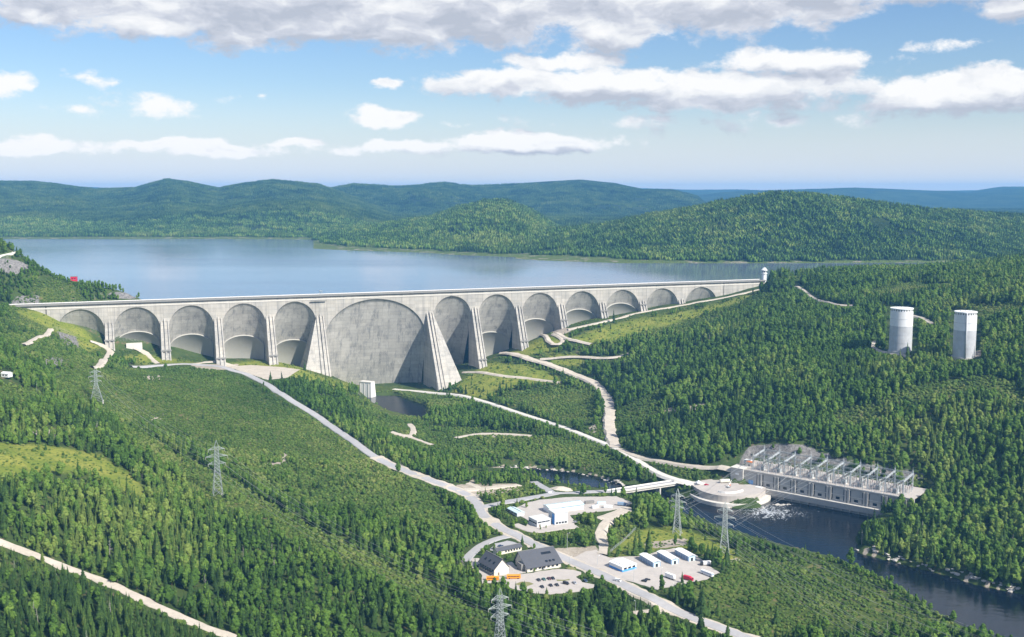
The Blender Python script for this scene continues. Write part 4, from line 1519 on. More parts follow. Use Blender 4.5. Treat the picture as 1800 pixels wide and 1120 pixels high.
def truss(m, p, q, w=.7, r=.11, n=8):
    p, q = Vector(p), Vector(q)
    up = Vector((0, 0, w))
    m.bar(p, q, r)
    m.bar(p + up, q + up, r)
    for i in range(n):
        a = p.lerp(q, i / n) + (up if i % 2 else Vector())
        b = p.lerp(q, (i + 1) / n) + (Vector() if i % 2 else up)
        m.bar(a, b, r * .7)


def gantry():
    o = on_deck('steel_gantry', 0, 0, 'pale steel portal gantry of the switchyard on the powerhouse deck', 'gantry', 'switchyard gantries')
    for y, h in ((8, 14.5), (34, 19)):
        m = MB()
        for sx in (-.55, .55):
            m.bar((sx, y, 0), (sx * .6, y, h), .2)
            m.bar((sx, y + 1.1, 0), (sx * .6, y + .6, h), .2)
        for i in range(6):
            z0, z1 = h * i / 6, h * (i + 1) / 6
            m.bar((-.5, y, z0), (.5, y, z1), .09)
            m.bar((.5, y + 1, z0), (-.5, y + 1, z1), .09)
        m.bar((0, y + .5, h), (0, y + .5, h + 3.4), .16, r1=.05)
        m.build('post', 'steel_light', o)
    m = MB()
    for sx in (-.5, .5):
        truss(m, (sx, 8.4, 13), (sx, 34.4, 15.5), 1.1, .17, 10)
    m.build('beam', 'steel_light', o)
    for i in range(3):
        y = 13 + i * 7
        m = MB().cyl(0, y, 10.6, 13.2, .2, .2, 6)
        m.build('insulator', 'porcelain', o)
    return o


g0 = gantry()
gap = (PHL - 12) / 9
for i in range(10):
    o = g0 if i == 0 else copy_tree(g0)
    q = ph(4 + i * gap, 0)
    o.location = (q[0], q[1], PHZ)
    o.rotation_euler = (0, 0, PHA)


def transformer():
    o = on_deck('transformer', 0, 0, 'grey power transformer with cooling fins between switchyard gantries', 'transformer', 'transformers on the powerhouse deck')
    MB().box(-2.6, 2.6, -1.6, 1.6, .4, 4.2).build('tank', 'transformer_grey', o)
    MB().box(-3.1, 3.1, -2, 2, 0, .39).build('plinth', 'concrete_light', o)
    for s_ in (-1, 1):
        m = MB()
        for i in range(7):
            x = -2.3 + i * .7
            m.box(x, x + .35, s_ * 1.62 + (-.9 if s_ < 0 else 0), s_ * 1.62 + (.9 if s_ > 0 else 0), .8, 3.8)
        m.build('radiator', 'transformer_grey', o)
    for i in range(3):
        MB().cyl(-1.7 + i * 1.7, 0, 4.2, 6.6, .3, .12, 6).build('bushing', 'porcelain', o)
    MB().cyl(2.0, .8, 4.6, 5.5, .5, .5, 8).build('conservator', 'transformer_grey', o)
    return o


t0 = transformer()
for i in range(9):
    o = t0 if i == 0 else copy_tree(t0)
    q = ph(4 + gap * (i + .5), 13 + (i % 2) * 1.5)
    o.location = (q[0], q[1], PHZ)


def insulator_stand():
    o = on_deck('insulator_stand', 0, 0, 'slim post insulator on a steel stand among the switchgear on the deck', 'insulator', 'insulator stands on the powerhouse deck')
    m = MB().bar((-.4, 0, 0), (-.2, 0, 3), .17)
    m.bar((.4, 0, 0), (.2, 0, 3), .17)
    m.box(-.5, .5, -.4, .4, 3, 3.2)
    m.build('stand', 'steel_light', o)
    m = MB()
    for k in range(4):
        m.cyl(0, 0, 3.2 + k * .7, 3.55 + k * .7, .5, .44, 7)
        m.cyl(0, 0, 3.55 + k * .7, 3.9 + k * .7, .28, .28, 7)
    m.build('insulator', 'porcelain', o)
    MB().box(-1.8, 1.8, -.13, .13, 6.0, 6.25).build('contact_arm', 'steel_light', o)
    return o


s0 = insulator_stand()
k = 0
for row, yy in enumerate((4.0, 10.5, 18.0, 20.5, 23.5, 27.0, 31.0)):
    for i in range(18):
        o = s0 if k == 0 else copy_tree(s0)
        q = ph(5 + i * (PHL - 14) / 17 + (row % 2) * 3, yy + random.uniform(-.8, .8))
        o.location = (q[0], q[1], PHZ)
        o.rotation_euler = (0, 0, PHA + random.choice((0, 1.57)))
        o.scale = (1, 1, random.choice((.8, 1.0, 1.3)))
        k += 1
for j, yy in enumerate((20.5, 26.0)):
    o = on_deck('busbar', 4, yy, ('near' if j == 0 else 'rear') + ' aluminium busbar run on supports along the powerhouse deck', 'busbar', 'busbars on the deck')
    m = MB().bar((0, 0, 8.5 + j), (PHL - 14, 0, 8.5 + j), .16, 6)
    m.build('tube', 'steel_light', o)
    for i in range(10):
        MB().bar((i * (PHL - 14) / 9.0, 0, 0), (i * (PHL - 14) / 9.0, 0, 8.4 + j), .15).build('support', 'steel_light', o)
for i, (a, b, hh, mt) in enumerate(((1, 20, 4.4, 'wall_cream'), (-6, 30, 3.4, 'roof_white'))):
    o = on_deck('deck_hut', a - 6, b, ('cream' if i == 0 else 'white') + ' flat-roofed hut at the end of the switchyard deck', 'hut', None)
    MB().box(-3.5, 3.5, -2.5, 2.5, 0, hh).build('wall', mt, o)
    MB().box(-3.8, 3.8, -2.8, 2.8, hh + .002, hh + .3).build('roof', 'orange_paint' if i == 0 else 'roof_grey', o)
    MB().box(-.6, .6, -2.58, -2.49, 0, 2.1).build('door', 'window_dark', o)
# lower portals and long beams between the gantries
def portal():
    o = on_deck('bus_portal', 0, 0, 'low grey steel portal carrying switchgear between two tall gantries', 'gantry', 'low portals of the switchyard')
    for y in (11, 20, 29):
        m = MB()
        for sx in (-.35, .35):
            m.bar((sx, y, 0), (sx * .7, y, 10), .24)
        for i in range(5):
            m.bar((-.33, y, 2 * i), (.33, y, 2 * i + 2), .08)
        m.build('post', 'steel', o)
    m = MB()
    truss(m, (0, 11, 9.2), (0, 29, 9.2), .9, .22, 12)
    truss(m, (.5, 11, 6.2), (.5, 29, 6.2), .7, .17, 10)
    m.build('beam', 'steel', o)
    for i in range(5):
        MB().cyl(0, 12.5 + i * 3.6, 6.9, 9.1, .22, .22, 6).build('insulator', 'porcelain', o)
    return o


p0 = portal()
for i in range(9):
    o = p0 if i == 0 else copy_tree(p0)
    q = ph(4 + (i + .5) * gap + 1.5, 0)
    o.location = (q[0], q[1], PHZ)
for yy, zz, wh in ((8.4, 13.2, 'front'), (21.0, 14.0, 'middle'), (34.4, 15.8, 'rear')):
    o = on_deck('gantry_beam', 4, yy, 'long lattice beam joining the %s posts of the switchyard gantries' % wh, 'beam', 'long beams of the switchyard')
    for i in range(9):
        m = MB()
        truss(m, (i * gap, 0, zz), ((i + 1) * gap, 0, zz), 1.1, .2, 9)
        m.build('span', 'steel', o)
for i in range(10):
    o = on_deck('busbar', 4 + i * gap, 0, 'sagging conductor hung under a tall switchyard gantry', 'busbar', 'conductors under the gantries')
    for dx in (-2.4, 2.4):
        m = MB()
        pv = None
        for q in range(9):
            t = q / 8
            p = Vector((dx, 8.4 + 26 * t, 12.6 + 2.6 * t - 2.4 * 4 * t * (1 - t)))
            if pv is not None:
                m.bar(pv, p, .11, 3)
            pv = p
        m.build('conductor', 'steel', o)
# gate crane at the foot of the wall
q = ph(18, -5.5)
o = thing('gate_crane', (q[0], q[1], 4.0), PHA, 'white gate crane standing at the end of the powerhouse apron', 'crane')
for sx in (-2.6, 2.2):
    for sy in (-2, 1.6):
        MB().box(sx, sx + .45, sy, sy + .45, -8, 3.2).build('leg', 'white_paint', o)
MB().box(-3.2, 3.2, -2.4, 2.4, 3.2, 6.2).build('cabin', 'white_paint', o)
MB().box(-2.4, 2.4, -2.5, -2.39, 3.8, 5.2).build('window', 'window_dark', o)
MB().box(-3.5, 3.5, -2.7, 2.7, 6.202, 6.7).build('roof', 'roof_white', o)


# round platform by the bridge
def platform():
    poly, z, _, _ = PADS['round']
    P = resample(list(poly) + [poly[0]], 4.0)[:-1]
    m = MB()
    n = len(P)
    m.prism([tuple(p) for p in P], -4.0, z + .25)
    tag(m.build('platform', 'lot'), kind='structure')
    c = P.mean(0)
    out = np.array([(p - c) / np.hypot(*(p - c)) for p in P])
    front = [i for i in range(n) if (P[i] - c)[1] < 3]
    o = tag(MB().prism([tuple(p) for p in (P + out * 5.5)], -4.0, 3.6).build('quay_path', 'concrete_light'), kind='structure')
    gx, gy = np.meshgrid(np.arange(P[:, 0].min(), P[:, 0].max(), 1.5), np.arange(P[:, 1].min(), P[:, 1].max(), 1.5))
    k = poly_dist(gx, gy, P) < 0
    mark(gx[k], gy[k], np.full(k.sum(), z), 1)
    mark(P[:, 0], P[:, 1] - 3, np.full(n, 4.0), 1)
    b = thing('crash_barrier', (0, 0, z + .25), 0, 'white barrier along the riverside edge of the round platform', 'barrier')
    Q = resample([at_z(a, b_, z) for a, b_ in ((1262, 866), (1275, 868), (1292, 867.5), (1306, 864))], 3.0)
    for i in range(len(Q) - 1):
        p, q = Vector((*Q[i], 0)), Vector((*Q[i + 1], 0))
        d = (q - p).normalized()
        s_ = Vector((-d.y, d.x, 0)) * .35
        MB().hexa([p - s_, q - s_, q + s_, p + s_], [v + Vector((0, 0, 1.9)) for v in (p - s_ * .5, q - s_ * .5, q + s_ * .5, p + s_ * .5)]).build('panel', 'concrete_white', b)


platform()


# ------------------------------------------------------------------ bridge
def bridge():
    a, b = Vector(ground(1074, 865)), Vector(ground(1192, 847))
    d = b - a
    L = math.hypot(d.x, d.y)
    o = thing('road_bridge', a, math.atan2(d.y, d.x), 'light concrete road bridge on slim piers across the dark river', 'bridge')
    sl = d.z / L
    W = 4.6

    def slab(x0, x1, y0, y1, z0, z1):
        return MB().hexa([(x0, y0, z0 + sl * x0), (x1, y0, z0 + sl * x1), (x1, y1, z0 + sl * x1), (x0, y1, z0 + sl * x0)],
                         [(x0, y0, z1 + sl * x0), (x1, y0, z1 + sl * x1), (x1, y1, z1 + sl * x1), (x0, y1, z1 + sl * x0)])
    slab(-2, L + 2, -W, W, -.4, .6).build('deck', 'concrete_light', o)
    slab(-2, L + 2, -W + .8, W - .8, .61, .66).build('roadway', 'asphalt', o)
    for s_ in (-1, 1):
        slab(-1, L + 1, s_ * W * .6 - .5, s_ * W * .6 + .5, -2.6, -.41).build('girder', 'concrete_light', o)
        slab(-2, L + 2, s_ * W - .2, s_ * W + .2, .61, 1.7).build('parapet', 'concrete_white', o)
    for f_ in (.30, .70):
        x = L * f_
        MB().box(x - .8, x + .8, -3.4, 3.4, -a.z - 4, sl * x - 2.61).build('pier', 'concrete', o)
    MB().box(-3, 3.4, -W, W, -a.z - 2, -.42).build('abutment', 'concrete', o)
    MB().box(L - 3, L + 3, -W, W, -b.z - 2, sl * L - .42).build('abutment', 'concrete', o)
    mark_block(o, 0, L, -W, W, -3, 1.5)
    for x in np.linspace(0, L, 12):
        v = o.matrix_basis @ Vector((x, 0, 0))
        EXTRA_CLEAR.append((v.x, v.y, 9))


bridge()


# ------------------------------------------------------------------ pylons and lines
def pylon(pxb, pyb, hpx, rz, label, w0=.17, loc=None, h=None):
    if loc is None:
        x, y, z = ground(pxb, pyb)
        h = hpx * y / 1911
    else:
        x, y, z = loc
    o = thing('pylon', (x, y, z), rz, label, 'pylon', 'lattice transmission pylons')
    W = h * w0 / 2 * 2
    waist = h * .50
    R = .17

    def half(zz):
        if zz < waist:
            return W / 2 + (h * .042 - W / 2) * zz / waist
        return h * .042 + (h * .030 - h * .042) * (zz - waist) / (h * .40) if zz < h * .9 else h * .03 * (h - zz) / (h * .1) + .05
    lv = [0, .14, .27, .38, .46, .52, .58, .64, .70, .76, .82, .88]
    for sx in (-1, 1):
        for sy in (-1, 1):
            m = MB()
            q = [0, waist, h * .9, h]
            for z0, z1 in zip(q[:-1], q[1:]):
                m.bar((sx * half(z0), sy * half(z0), z0 - (1 if z0 == 0 else 0)), (sx * half(z1), sy * half(z1), z1), R * (1.25 if z0 == 0 else 1))
            m.build('leg', 'steel', o)
    for fx in range(4):
        m = MB()
        for i in range(len(lv) - 1):
            z0, z1 = lv[i] * h, lv[i + 1] * h
            a0, a1 = half(z0), half(z1)
            c = [(-1, -1), (1, -1), (1, 1), (-1, 1)]
            p, q = c[fx], c[(fx + 1) % 4]
            m.bar((p[0] * a0, p[1] * a0, z0), (q[0] * a1, q[1] * a1, z1), R * .62)
            m.bar((q[0] * a0, q[1] * a0, z0), (p[0] * a1, p[1] * a1, z1), R * .62)
            m.bar((p[0] * a1, p[1] * a1, z1), (q[0] * a1, q[1] * a1, z1), R * .62)
        m.build('bracing', 'steel', o)
    tips = []
    for zz, aw in ((.58, .15), (.71, .19), (.84, .14)):
        for s_ in (-1, 1):
            m = MB()
            z0 = zz * h
            b = half(z0)
            tip = (s_ * aw * h, 0, z0)
            for sy in (-1, 1):
                m.bar((s_ * b, sy * b, z0), tip, R * .8)
                m.bar((s_ * b, sy * b, z0 + h * .045), tip, R * .8)
                m.bar((s_ * (b + (aw * h - b) * .5), sy * b * .5, z0), (s_ * (b + (aw * h - b) * .5), sy * b * .5, z0 + h * .024), R * .5)
            ca = m.build('crossarm', 'steel', o)
            MB().cyl(tip[0], 0, z0 - h * .04, z0, .22, .22, 6).build('insulator', 'porcelain', ca)
            tips.append(Vector((tip[0], 0, z0 - h * .04)))
    for sx in (-1, 1):
        for sy in (-1, 1):
            MB().box(sx * W / 2 - .6, sx * W / 2 + .6, sy * W / 2 - .6, sy * W / 2 + .6, -1.5, .35).build('footing', 'concrete', o)
    M = Matrix.Translation((x, y, z)) @ Matrix.Rotation(rz, 4, 'Z')
    EXTRA_CLEAR.append((x, y, W * .75))
    return [M @ t for t in tips], (x, y, z), h


T1, _, _ = pylon(170, 706, 64, .35, 'grey lattice pylon with widely spread legs near the foot of the left arches', .34)
T2, _, _ = pylon(383, 871, 102, .40, 'grey lattice pylon on the brushy slope between the upper pylon and the dark-roofed buildings')
T3, _, _ = pylon(879, 1148, 124, .45, 'grey lattice pylon in the forest in front of the two yellow buses')
T4, _, _ = pylon(1190, 938, 84, -.35, 'grey lattice pylon on the river bank beside the round platform')
T5, _, h5 = pylon(1273, 976, 100, -.30, 'grey lattice pylon on the grassy bank beside the metal sheds')


def line(A, B, label, sag=9.0, r=.085):
    o = thing('power_line', tuple((A[0] + B[0]) / 2), 0, label, 'wires', 'overhead power lines')
    off = (A[0] + B[0]) / 2
    for a, b in zip(A, B):
        m = MB()
        prev = None
        for i in range(13):
            t = i / 12
            p = a.lerp(b, t) - Vector((0, 0, sag * 4 * t * (1 - t))) - off
            if prev is not None:
                m.bar(prev, p, r, 3)
            prev = p
        m.build('wire', 'cable', o)


line(T1, T2, 'thin wires running from the wide-legged pylon down to the brushy slope pylon')
line(T2, T3, 'thin wires running from the brushy slope pylon down towards the forest pylon', 12)
e = Vector((330, 430, 60))
line(T3, [t + Vector((300, -240, 10)) for t in T3], 'thin wires leaving the forest pylon down the valley', 8)
ga = [Vector((*ph(4 + gap * i, 34), PHZ + 18)) for i in (0, 1, 2, 2, 1, 0)]
line(T4, ga, 'thin wires between the pylon beside the platform and the switchyard', 4)
gb = [Vector((*ph(4 + gap * i, 34), PHZ + 18)) for i in (3, 4, 5, 5, 4, 3)]
line(T5, gb, 'thin wires between the pylon beside the sheds and the switchyard', 4)
line(T5, [t + Vector((150, -330, 4)) for t in T5], 'thin wires crossing the brushy field away from the pylon beside the sheds', 8)
line(T4, [t + Vector((130, -420, 4)) for t in T4], 'thin wires crossing the brushy field away from the pylon beside the platform', 9)
up = [t + Vector((-120, 260, 70)) for t in T1]


# ------------------------------------------------------------------ vehicles
def wheels(o, xs, w, r=.36):
    for x in xs:
        for s_ in (-1, 1):
            m = MB()
            n = 10
            y0, y1 = s_ * w - .12, s_ * w + .12
            vs = [(x + r * math.cos(6.283 * i / n), y0, r + r * math.sin(6.283 * i / n)) for i in range(n)] + [(x + r * math.cos(6.283 * i / n), y1, r + r * math.sin(6.283 * i / n)) for i in range(n)]
            m.add(vs, [(i, (i + 1) % n, n + (i + 1) % n, n + i) for i in range(n)] + [tuple(range(n - 1, -1, -1)), tuple(range(n, 2 * n))])
            m.build('wheel', 'tyre', o)


def car(pxp, z, rz, mat, label, group=None, van=False, world=None):
    x, y = world or at_z(*pxp, z)
    o = thing('parked_van' if van else 'car', (x, y, z), rz, label, 'van' if van else 'car', group)
    W = .9
    if van:
        prof = [(-2.5, .35), (2.5, .35), (2.55, 1.0), (1.9, 1.25), (1.45, 2.1), (-2.45, 2.15)]
        glass = [(.5, 1.3), (1.75, 1.3), (1.4, 1.95), (.5, 1.98)]
    else:
        prof = [(-2.25, .32), (2.2, .32), (2.25, .75), (1.0, .95), (.35, 1.45), (-1.2, 1.47), (-1.9, 1.0), (-2.25, .95)]
        glass = [(-1.7, 1.0), (.9, .98), (.3, 1.38), (-1.15, 1.4)]
    MB().extr(prof, -W, W, 'y').build('body', mat, o)
    for s_ in (-1, 1):
        MB().extr(glass, s_ * W - .02 if s_ > 0 else -W - .02, s_ * W + .02 if s_ > 0 else -W + .02, 'y').build('side_window', 'window_dark', o)
        MB().box(prof[1][0] - .02, prof[1][0] + .06, s_ * .65 - .2, s_ * .65 + .2, .6, .75).build('headlight', 'white_paint', o)
    a, b = (prof[3], prof[4])
    MB().add([(a[0] + .03, -.75, a[1] + .03), (a[0] + .03, .75, a[1] + .03), (b[0] + .03, .7, b[1]), (b[0] + .03, -.7, b[1])], [(0, 1, 2, 3)]).build('windscreen', 'window_dark', o)
    wheels(o, (-1.35, 1.4), W)


def big_bus(pxp, z, rz, L, mat, label, band='window_dark'):
    x, y = at_z(*pxp, z)
    o = thing('bus', (x, y, z), rz, label, 'bus')
    MB().extr([(-1.25, .5), (1.25, .5), (1.25, 2.7), (1.0, 3.1), (-1.0, 3.1), (-1.25, 2.7)], -L / 2, L / 2).build('body', mat, o)
    n = 8
    for s_ in (-1, 1):
        for i in range(n):
            a = -L / 2 + .6 + i * (L - 1.4) / n
            MB().box(a, a + (L - 1.4) / n * .82, s_ * 1.26 - .03, s_ * 1.26 + .03, 1.7, 2.5).build('window', band, o)
    MB().box(L / 2 - .02, L / 2 + .03, -1, 1, 1.5, 2.6).build('windscreen', band, o)
    wheels(o, (-L / 2 + 2, L / 2 - 2), 1.15, .5)


def box_truck(pxp, z, rz, L, mat, cabmat, label, cat='truck', cab=True, h=3.3):
    x, y = at_z(*pxp, z)
    o = thing('box_truck' if cab else 'box_trailer', (x, y, z), rz, label, cat)
    MB().box(-L / 2, L / 2 - (2.2 if cab else 0), -1.25, 1.25, .9, h).build('box_body', mat, o)
    MB().box(-L / 2, L / 2, -.6, .6, .5, .88).build('chassis', 'tyre', o)
    if cab:
        MB().extr([(L / 2 - 2.1, .5), (L / 2, .5), (L / 2, 1.5), (L / 2 - .4, 2.6), (L / 2 - 2.1, 2.7)], -1.2, 1.2, 'y').build('cab', cabmat, o)
        MB().add([(L / 2 + .02, -1, 1.55), (L / 2 + .02, 1, 1.55), (L / 2 - .35, 1, 2.5), (L / 2 - .35, -1, 2.5)], [(0, 1, 2, 3)]).build('windscreen', 'window_dark', o)
    wheels(o, (-L / 2 + 1.3, L / 2 - 1.2), 1.05, .5)


VZ = 21.26
row = lambda u, v: (800 + u / 6.923, 920 + v / 6.923)
cars = [((1018, 697), 'car_black'), ((1080, 689), 'car_green'), ((1145, 681), 'car_maroon'), ((1190, 676), 'car_black')]
for p, m in cars:
    nm = {'car_black': 'black', 'car_green': 'teal green', 'car_maroon': 'dark maroon'}[m]
    car(row(*p), VZ, -1.15, m, '%s car parked in the row closer to the dark-roofed building' % nm, 'cars in the parking lot')
for p, m in [((1060, 780), 'car_black'), ((1165, 762), 'car_black'), ((1240, 757), 'car_black'), ((1455, 732), 'car_silver'), ((1585, 706), 'car_blue')]:
    nm = {'car_black': 'black', 'car_silver': 'silver', 'car_blue': 'dark blue'}[m]
    car(row(*p), VZ, -1.15, m, '%s car parked in the row along the forest edge' % nm, 'cars in the parking lot')
car(row(1350, 742), VZ, -.6, 'car_black', 'black van parked in the row along the forest edge', None, True)
car(row(265, 530), VZ, .2, 'car_black', 'black car parked at the foot of the gabled building', None)
car(row(555, 282), VZ, .3, 'car_blue', 'dark blue car parked behind the low office wing', None)
big_bus((903, 1017), VZ, .04, 10.5, 'bus_yellow', 'orange-yellow bus parked in front of the white end wall')
big_bus((866, 1020), VZ, .04, 9.5, 'bus_yellow', 'orange-yellow bus half hidden by trees beside the gabled building')
YZ = 18.76
car((1132.5, 1022.5), YZ, -.5, 'car_black', 'black car on the gravel yard behind its twin', 'black cars on the gravel yard')
car((1138, 1020), YZ, .3, 'car_black', 'black car on the gravel yard beside its twin', 'black cars on the gravel yard')
box_truck((1178, 1017), YZ, -.9, 9, 'white_paint', 'white_paint', 'white box trailer standing alone on the gravel yard', 'trailer', False, 3.8)
box_truck((1210, 1020), YZ, -.7, 8, 'red_paint', 'red_paint', 'red truck parked beside the spruce on the gravel yard')
big_bus((1243, 1011), YZ, -.95, 12, 'white_paint', 'white bus parked at the far corner of the gravel yard', 'wall_blue')
box_truck((1240, 993.5), YZ, 3.3, 8.5, 'white_paint', 'car_black', 'white truck with black cab beside the brushy bank')
g_ = ground(1086, 1023)
car(None, g_[2] + .45, -.62, 'white_paint', 'white van driving on the main road past the gravel yard', None, True, (g_[0], g_[1]))
g_ = ground(968, 869)
car(None, g_[2] + .45, .25, 'white_paint', 'white van on the paved fork behind the workshop', None, True, (g_[0], g_[1]))
car((1242, 853), 10.26, .1, 'red_paint', 'bright red car on the round platform by the river')
WZ = 21.76


def container(pxp, z, rz, L, mat, label):
    x, y = at_z(*pxp, z)
    o = thing('storage_container', (x, y, z), rz, label, 'container', 'containers beside the workshop')
    MB().box(-L / 2, L / 2, -1.25, 1.25, .12, 2.7).build('shell', mat, o)
    for i in range(int(L / .9)):
        m = MB()
        x = -L / 2 + .3 + i * .9
        m.box(x, x + .35, -1.33, -1.251, .2, 2.6)
        m.build('rib', mat, o)
    MB().box(L / 2 + .001, L / 2 + .06, -1.1, 1.1, .2, 2.6).build('door', 'roof_grey', o)


container((1036, 885), WZ, .3, 9, 'concrete_dark', 'dark grey storage container beside the long workshop')
container((1057, 887), WZ, .2, 8, 'roof_blue', 'pale blue storage container on the workshop yard')
container((1069, 893), WZ, -.2, 8, 'roof_white', 'white storage container on the workshop yard near the shrubs')
container((1046, 893), WZ, .5, 7, 'roof_white', 'white storage container closest to the long workshop')
box_truck((1093, 889), WZ, -.3, 8, 'wall_blue', 'car_blue', 'blue truck parked near the bridge abutment')
car((1105, 890), WZ, .5, 'car_black', 'black car parked near the bridge abutment')
car((1012, 919), WZ, -.3, 'car_silver', 'silver car parked in front of the tall grey block')

# things on the platform
x, y = at_z(1228, 852, 10.26)
o = thing('white_tent', (x, y, 10.26), .3, 'small white peaked tent at the entrance of the round platform', 'tent')
MB().add([(-3, -3, 2.2), (3, -3, 2.2), (3, 3, 2.2), (-3, 3, 2.2), (0, 0, 4.8)], [(0, 1, 4), (1, 2, 4), (2, 3, 4), (3, 0, 4)]).build('canopy', 'white_paint', o)
for sx in (-2.9, 2.9):
    for sy in (-2.9, 2.9):
        MB().bar((sx, sy, 0), (sx, sy, 2.3), .08).build('post', 'steel', o)
x, y = at_z(1274, 849, 10.26)
o = thing('storage_tank', (x, y, 10.26), .1, 'cream horizontal storage tank at the back of the round platform', 'tank')
m = MB()
prof = [(1.9 * math.cos(t), 2.3 + 1.9 * math.sin(t)) for t in np.linspace(0, 2 * math.pi, 15)[:-1]]
m.extr(prof, -5, 5)
m.build('vessel', 'wall_cream', o, False)
for sx in (-3.4, 3):
    MB().box(sx, sx + .5, -1.4, 1.4, 0, 1.0).build('saddle', 'concrete', o)
x, y = at_z(1281, 857, 10.26)
o = thing('mobile_crane', (x, y, 10.26), .9, 'small mobile crane with raised white boom on the round platform', 'crane')
MB().box(-2.6, 2.6, -1.1, 1.1, .6, 1.6).build('carrier', 'transformer_grey', o)
MB().box(.8, 2.3, -1, 1, 1.602, 2.8).build('cab', 'orange_paint', o)
MB().bar((-1, 0, 1.6), (5.5, 0, 6.4), .3).build('boom', 'white_paint', o)
wheels(o, (-1.8, 0, 1.8), 1.0, .5)

# utility poles
for i, (a, b, hpx, where) in enumerate([(997, 967, 32, 'beside the shrubs across from the dark-roofed building'), (1001, 997, 20, 'at the corner of the visitor building'), (1050, 993, 17, 'at the mouth of the gravel track'),
                                     (1114, 1022, 23, 'in front of the white and blue shop'), (1163, 1013, 15, 'beside the white box trailer'), (1184, 1052, 27, 'in the brush below the gravel yard'), (1117, 1078, 22, 'at the end of the short forest track'),
                                     (1072, 866, 18, 'at the end of the bridge')]):
    x, y, z = ground(a, b)
    h = hpx * y / 1911
    o = thing('lamp_post', (x, y, z), .3 * i, 'thin lamp post ' + where, 'lamp post', 'lamp posts round the yards')
    MB().cyl(0, 0, -.8, h, .17, .11, 7).build('pole', 'steel_light', o)
    MB().bar((0, 0, h - .2), (1.8, 0, h + .1), .07).build('arm', 'steel_light', o)
    MB().box(1.5, 2.3, -.18, .18, h - .02, h + .2).build('lamp_head', 'white_paint', o)
    mark(np.full(8, x), np.full(8, y), np.linspace(z + 1, z + h, 8), 0)

# fence up the meadow
A, B = ground(1073, 972), ground(1117, 931)
o = thing('wire_fence', A, 0, 'pale wire fence climbing the meadow behind the white and blue shop', 'fence')
n = 16
pv = None
for i in range(n + 1):
    t = i / n
    x, y = A[0] + (B[0] - A[0]) * t, A[1] + (B[1] - A[1]) * t
    p = Vector((x - A[0], y - A[1], float(H(x, y)) - A[2]))
    MB().bar(p, p + Vector((0, 0, 2.4)), .1).build('post', 'steel_light', o)
    if pv is not None:
        for zz in (.5, 1.4, 2.3):
            MB().bar(pv + Vector((0, 0, zz)), p + Vector((0, 0, zz)), .06, 3).build('wire', 'steel_light', o)
    pv = p
mark(np.linspace(A[0], B[0], 40), np.linspace(A[1], B[1], 40), np.array([float(H(A[0] + (B[0] - A[0]) * t, A[1] + (B[1] - A[1]) * t)) + 1 for t in np.linspace(0, 1, 40)]), 0)

# sand pile by the fork
x, y, z = ground(984, 861)
m = MB()
rr = [(0, 3.4), (3, 2.9), (6, 1.5), (9, .2), (10.5, -1.2)]
vs = [(0, 0, 3.6)]
for r_, zz in rr[1:]:
    vs += [(r_ * (1.25 + .2 * math.sin(3 * a)) * math.cos(a), r_ * (.8 + .15 * math.cos(2 * a)) * math.sin(a), zz + .3 * math.sin(5 * a)) for a in np.linspace(0, 6.283, 15)[:-1]]
fs = [(0, 1 + i, 1 + (i + 1) % 14) for i in range(14)] + [(1 + k * 14 + i, 1 + (k + 1) * 14 + i, 1 + (k + 1) * 14 + (i + 1) % 14, 1 + k * 14 + (i + 1) % 14) for k in range(3) for i in range(14)]
m.add(vs, fs)
o = tag(m.build('sand_pile', 'gravel', None, True), 'pale sand pile beside the paved fork behind the workshop', 'sand pile')
o.location = (x, y, z)
mark_block(o, -9, 9, -5, 5, 0, 3)

# boulders along the water
bm_v, bm_f = None, None


def boulder_mesh(seed):
    q = random.Random(seed)
    bm = bmesh.new()
    bmesh.ops.create_icosphere(bm, subdivisions=1, radius=1.0)
    for v in bm.verts:
        v.co *= q.uniform(.65, 1.25)
        v.co.z *= .7
    me = bpy.data.meshes.new('boulder')
    bm.to_mesh(me)
    bm.free()
    me.materials.append(MATS['rock_pale'])
    return me


plain('rock_pale', (0.46, 0.435, 0.40), .95, var=.3, scale=.5)
BM = [boulder_mesh(k) for k in range(6)]
for nm, pts, cnt, lab in (
    ('knoll', [(1508, 968), (1560, 983), (1600, 994), (1640, 1003), (1690, 1017), (1730, 1029), (1790, 1041)], 56, 'pale boulder at the waterline below the wooded river bank'),
    ('north', [(868, 822), (920, 822), (1000, 829), (1055, 840), (1095, 853)], 46, 'pale boulder on the rocky shore of the narrow pool above the bridge'),
    ('quay', [(1198, 874), (1230, 882), (1262, 889), (1290, 893)], 22, 'pale boulder at the foot of the round platform'),
    ('shoal', [(1342, 893), (1365, 888), (1392, 888)], 12, 'tan boulder on the shoal in front of the powerhouse')):
    Q = resample([at_z(a, b, 0.3) for a, b in pts], 1.0)
    for i in range(cnt):
        p = Q[random.randrange(len(Q))] + np.array([random.gauss(0, 1.4), random.gauss(1.2, 1.6)])
        o = link('boulder', random.choice(BM))
        z = float(H(*p))
        o.location = (p[0], p[1], max(z, -.6) + .25)
        s_ = random.uniform(.9, 2.6)
        o.scale = (s_ * random.uniform(.9, 1.6), s_, s_ * .8)
        o.rotation_euler = (random.uniform(-.3, .3), random.uniform(-.3, .3), random.uniform(0, 6.28))
        tag(o, lab, 'boulder', 'boulders along the river')
        mark(np.array([p[0]]), np.array([p[1]]), np.array([max(z, 0) + .8]), 0)

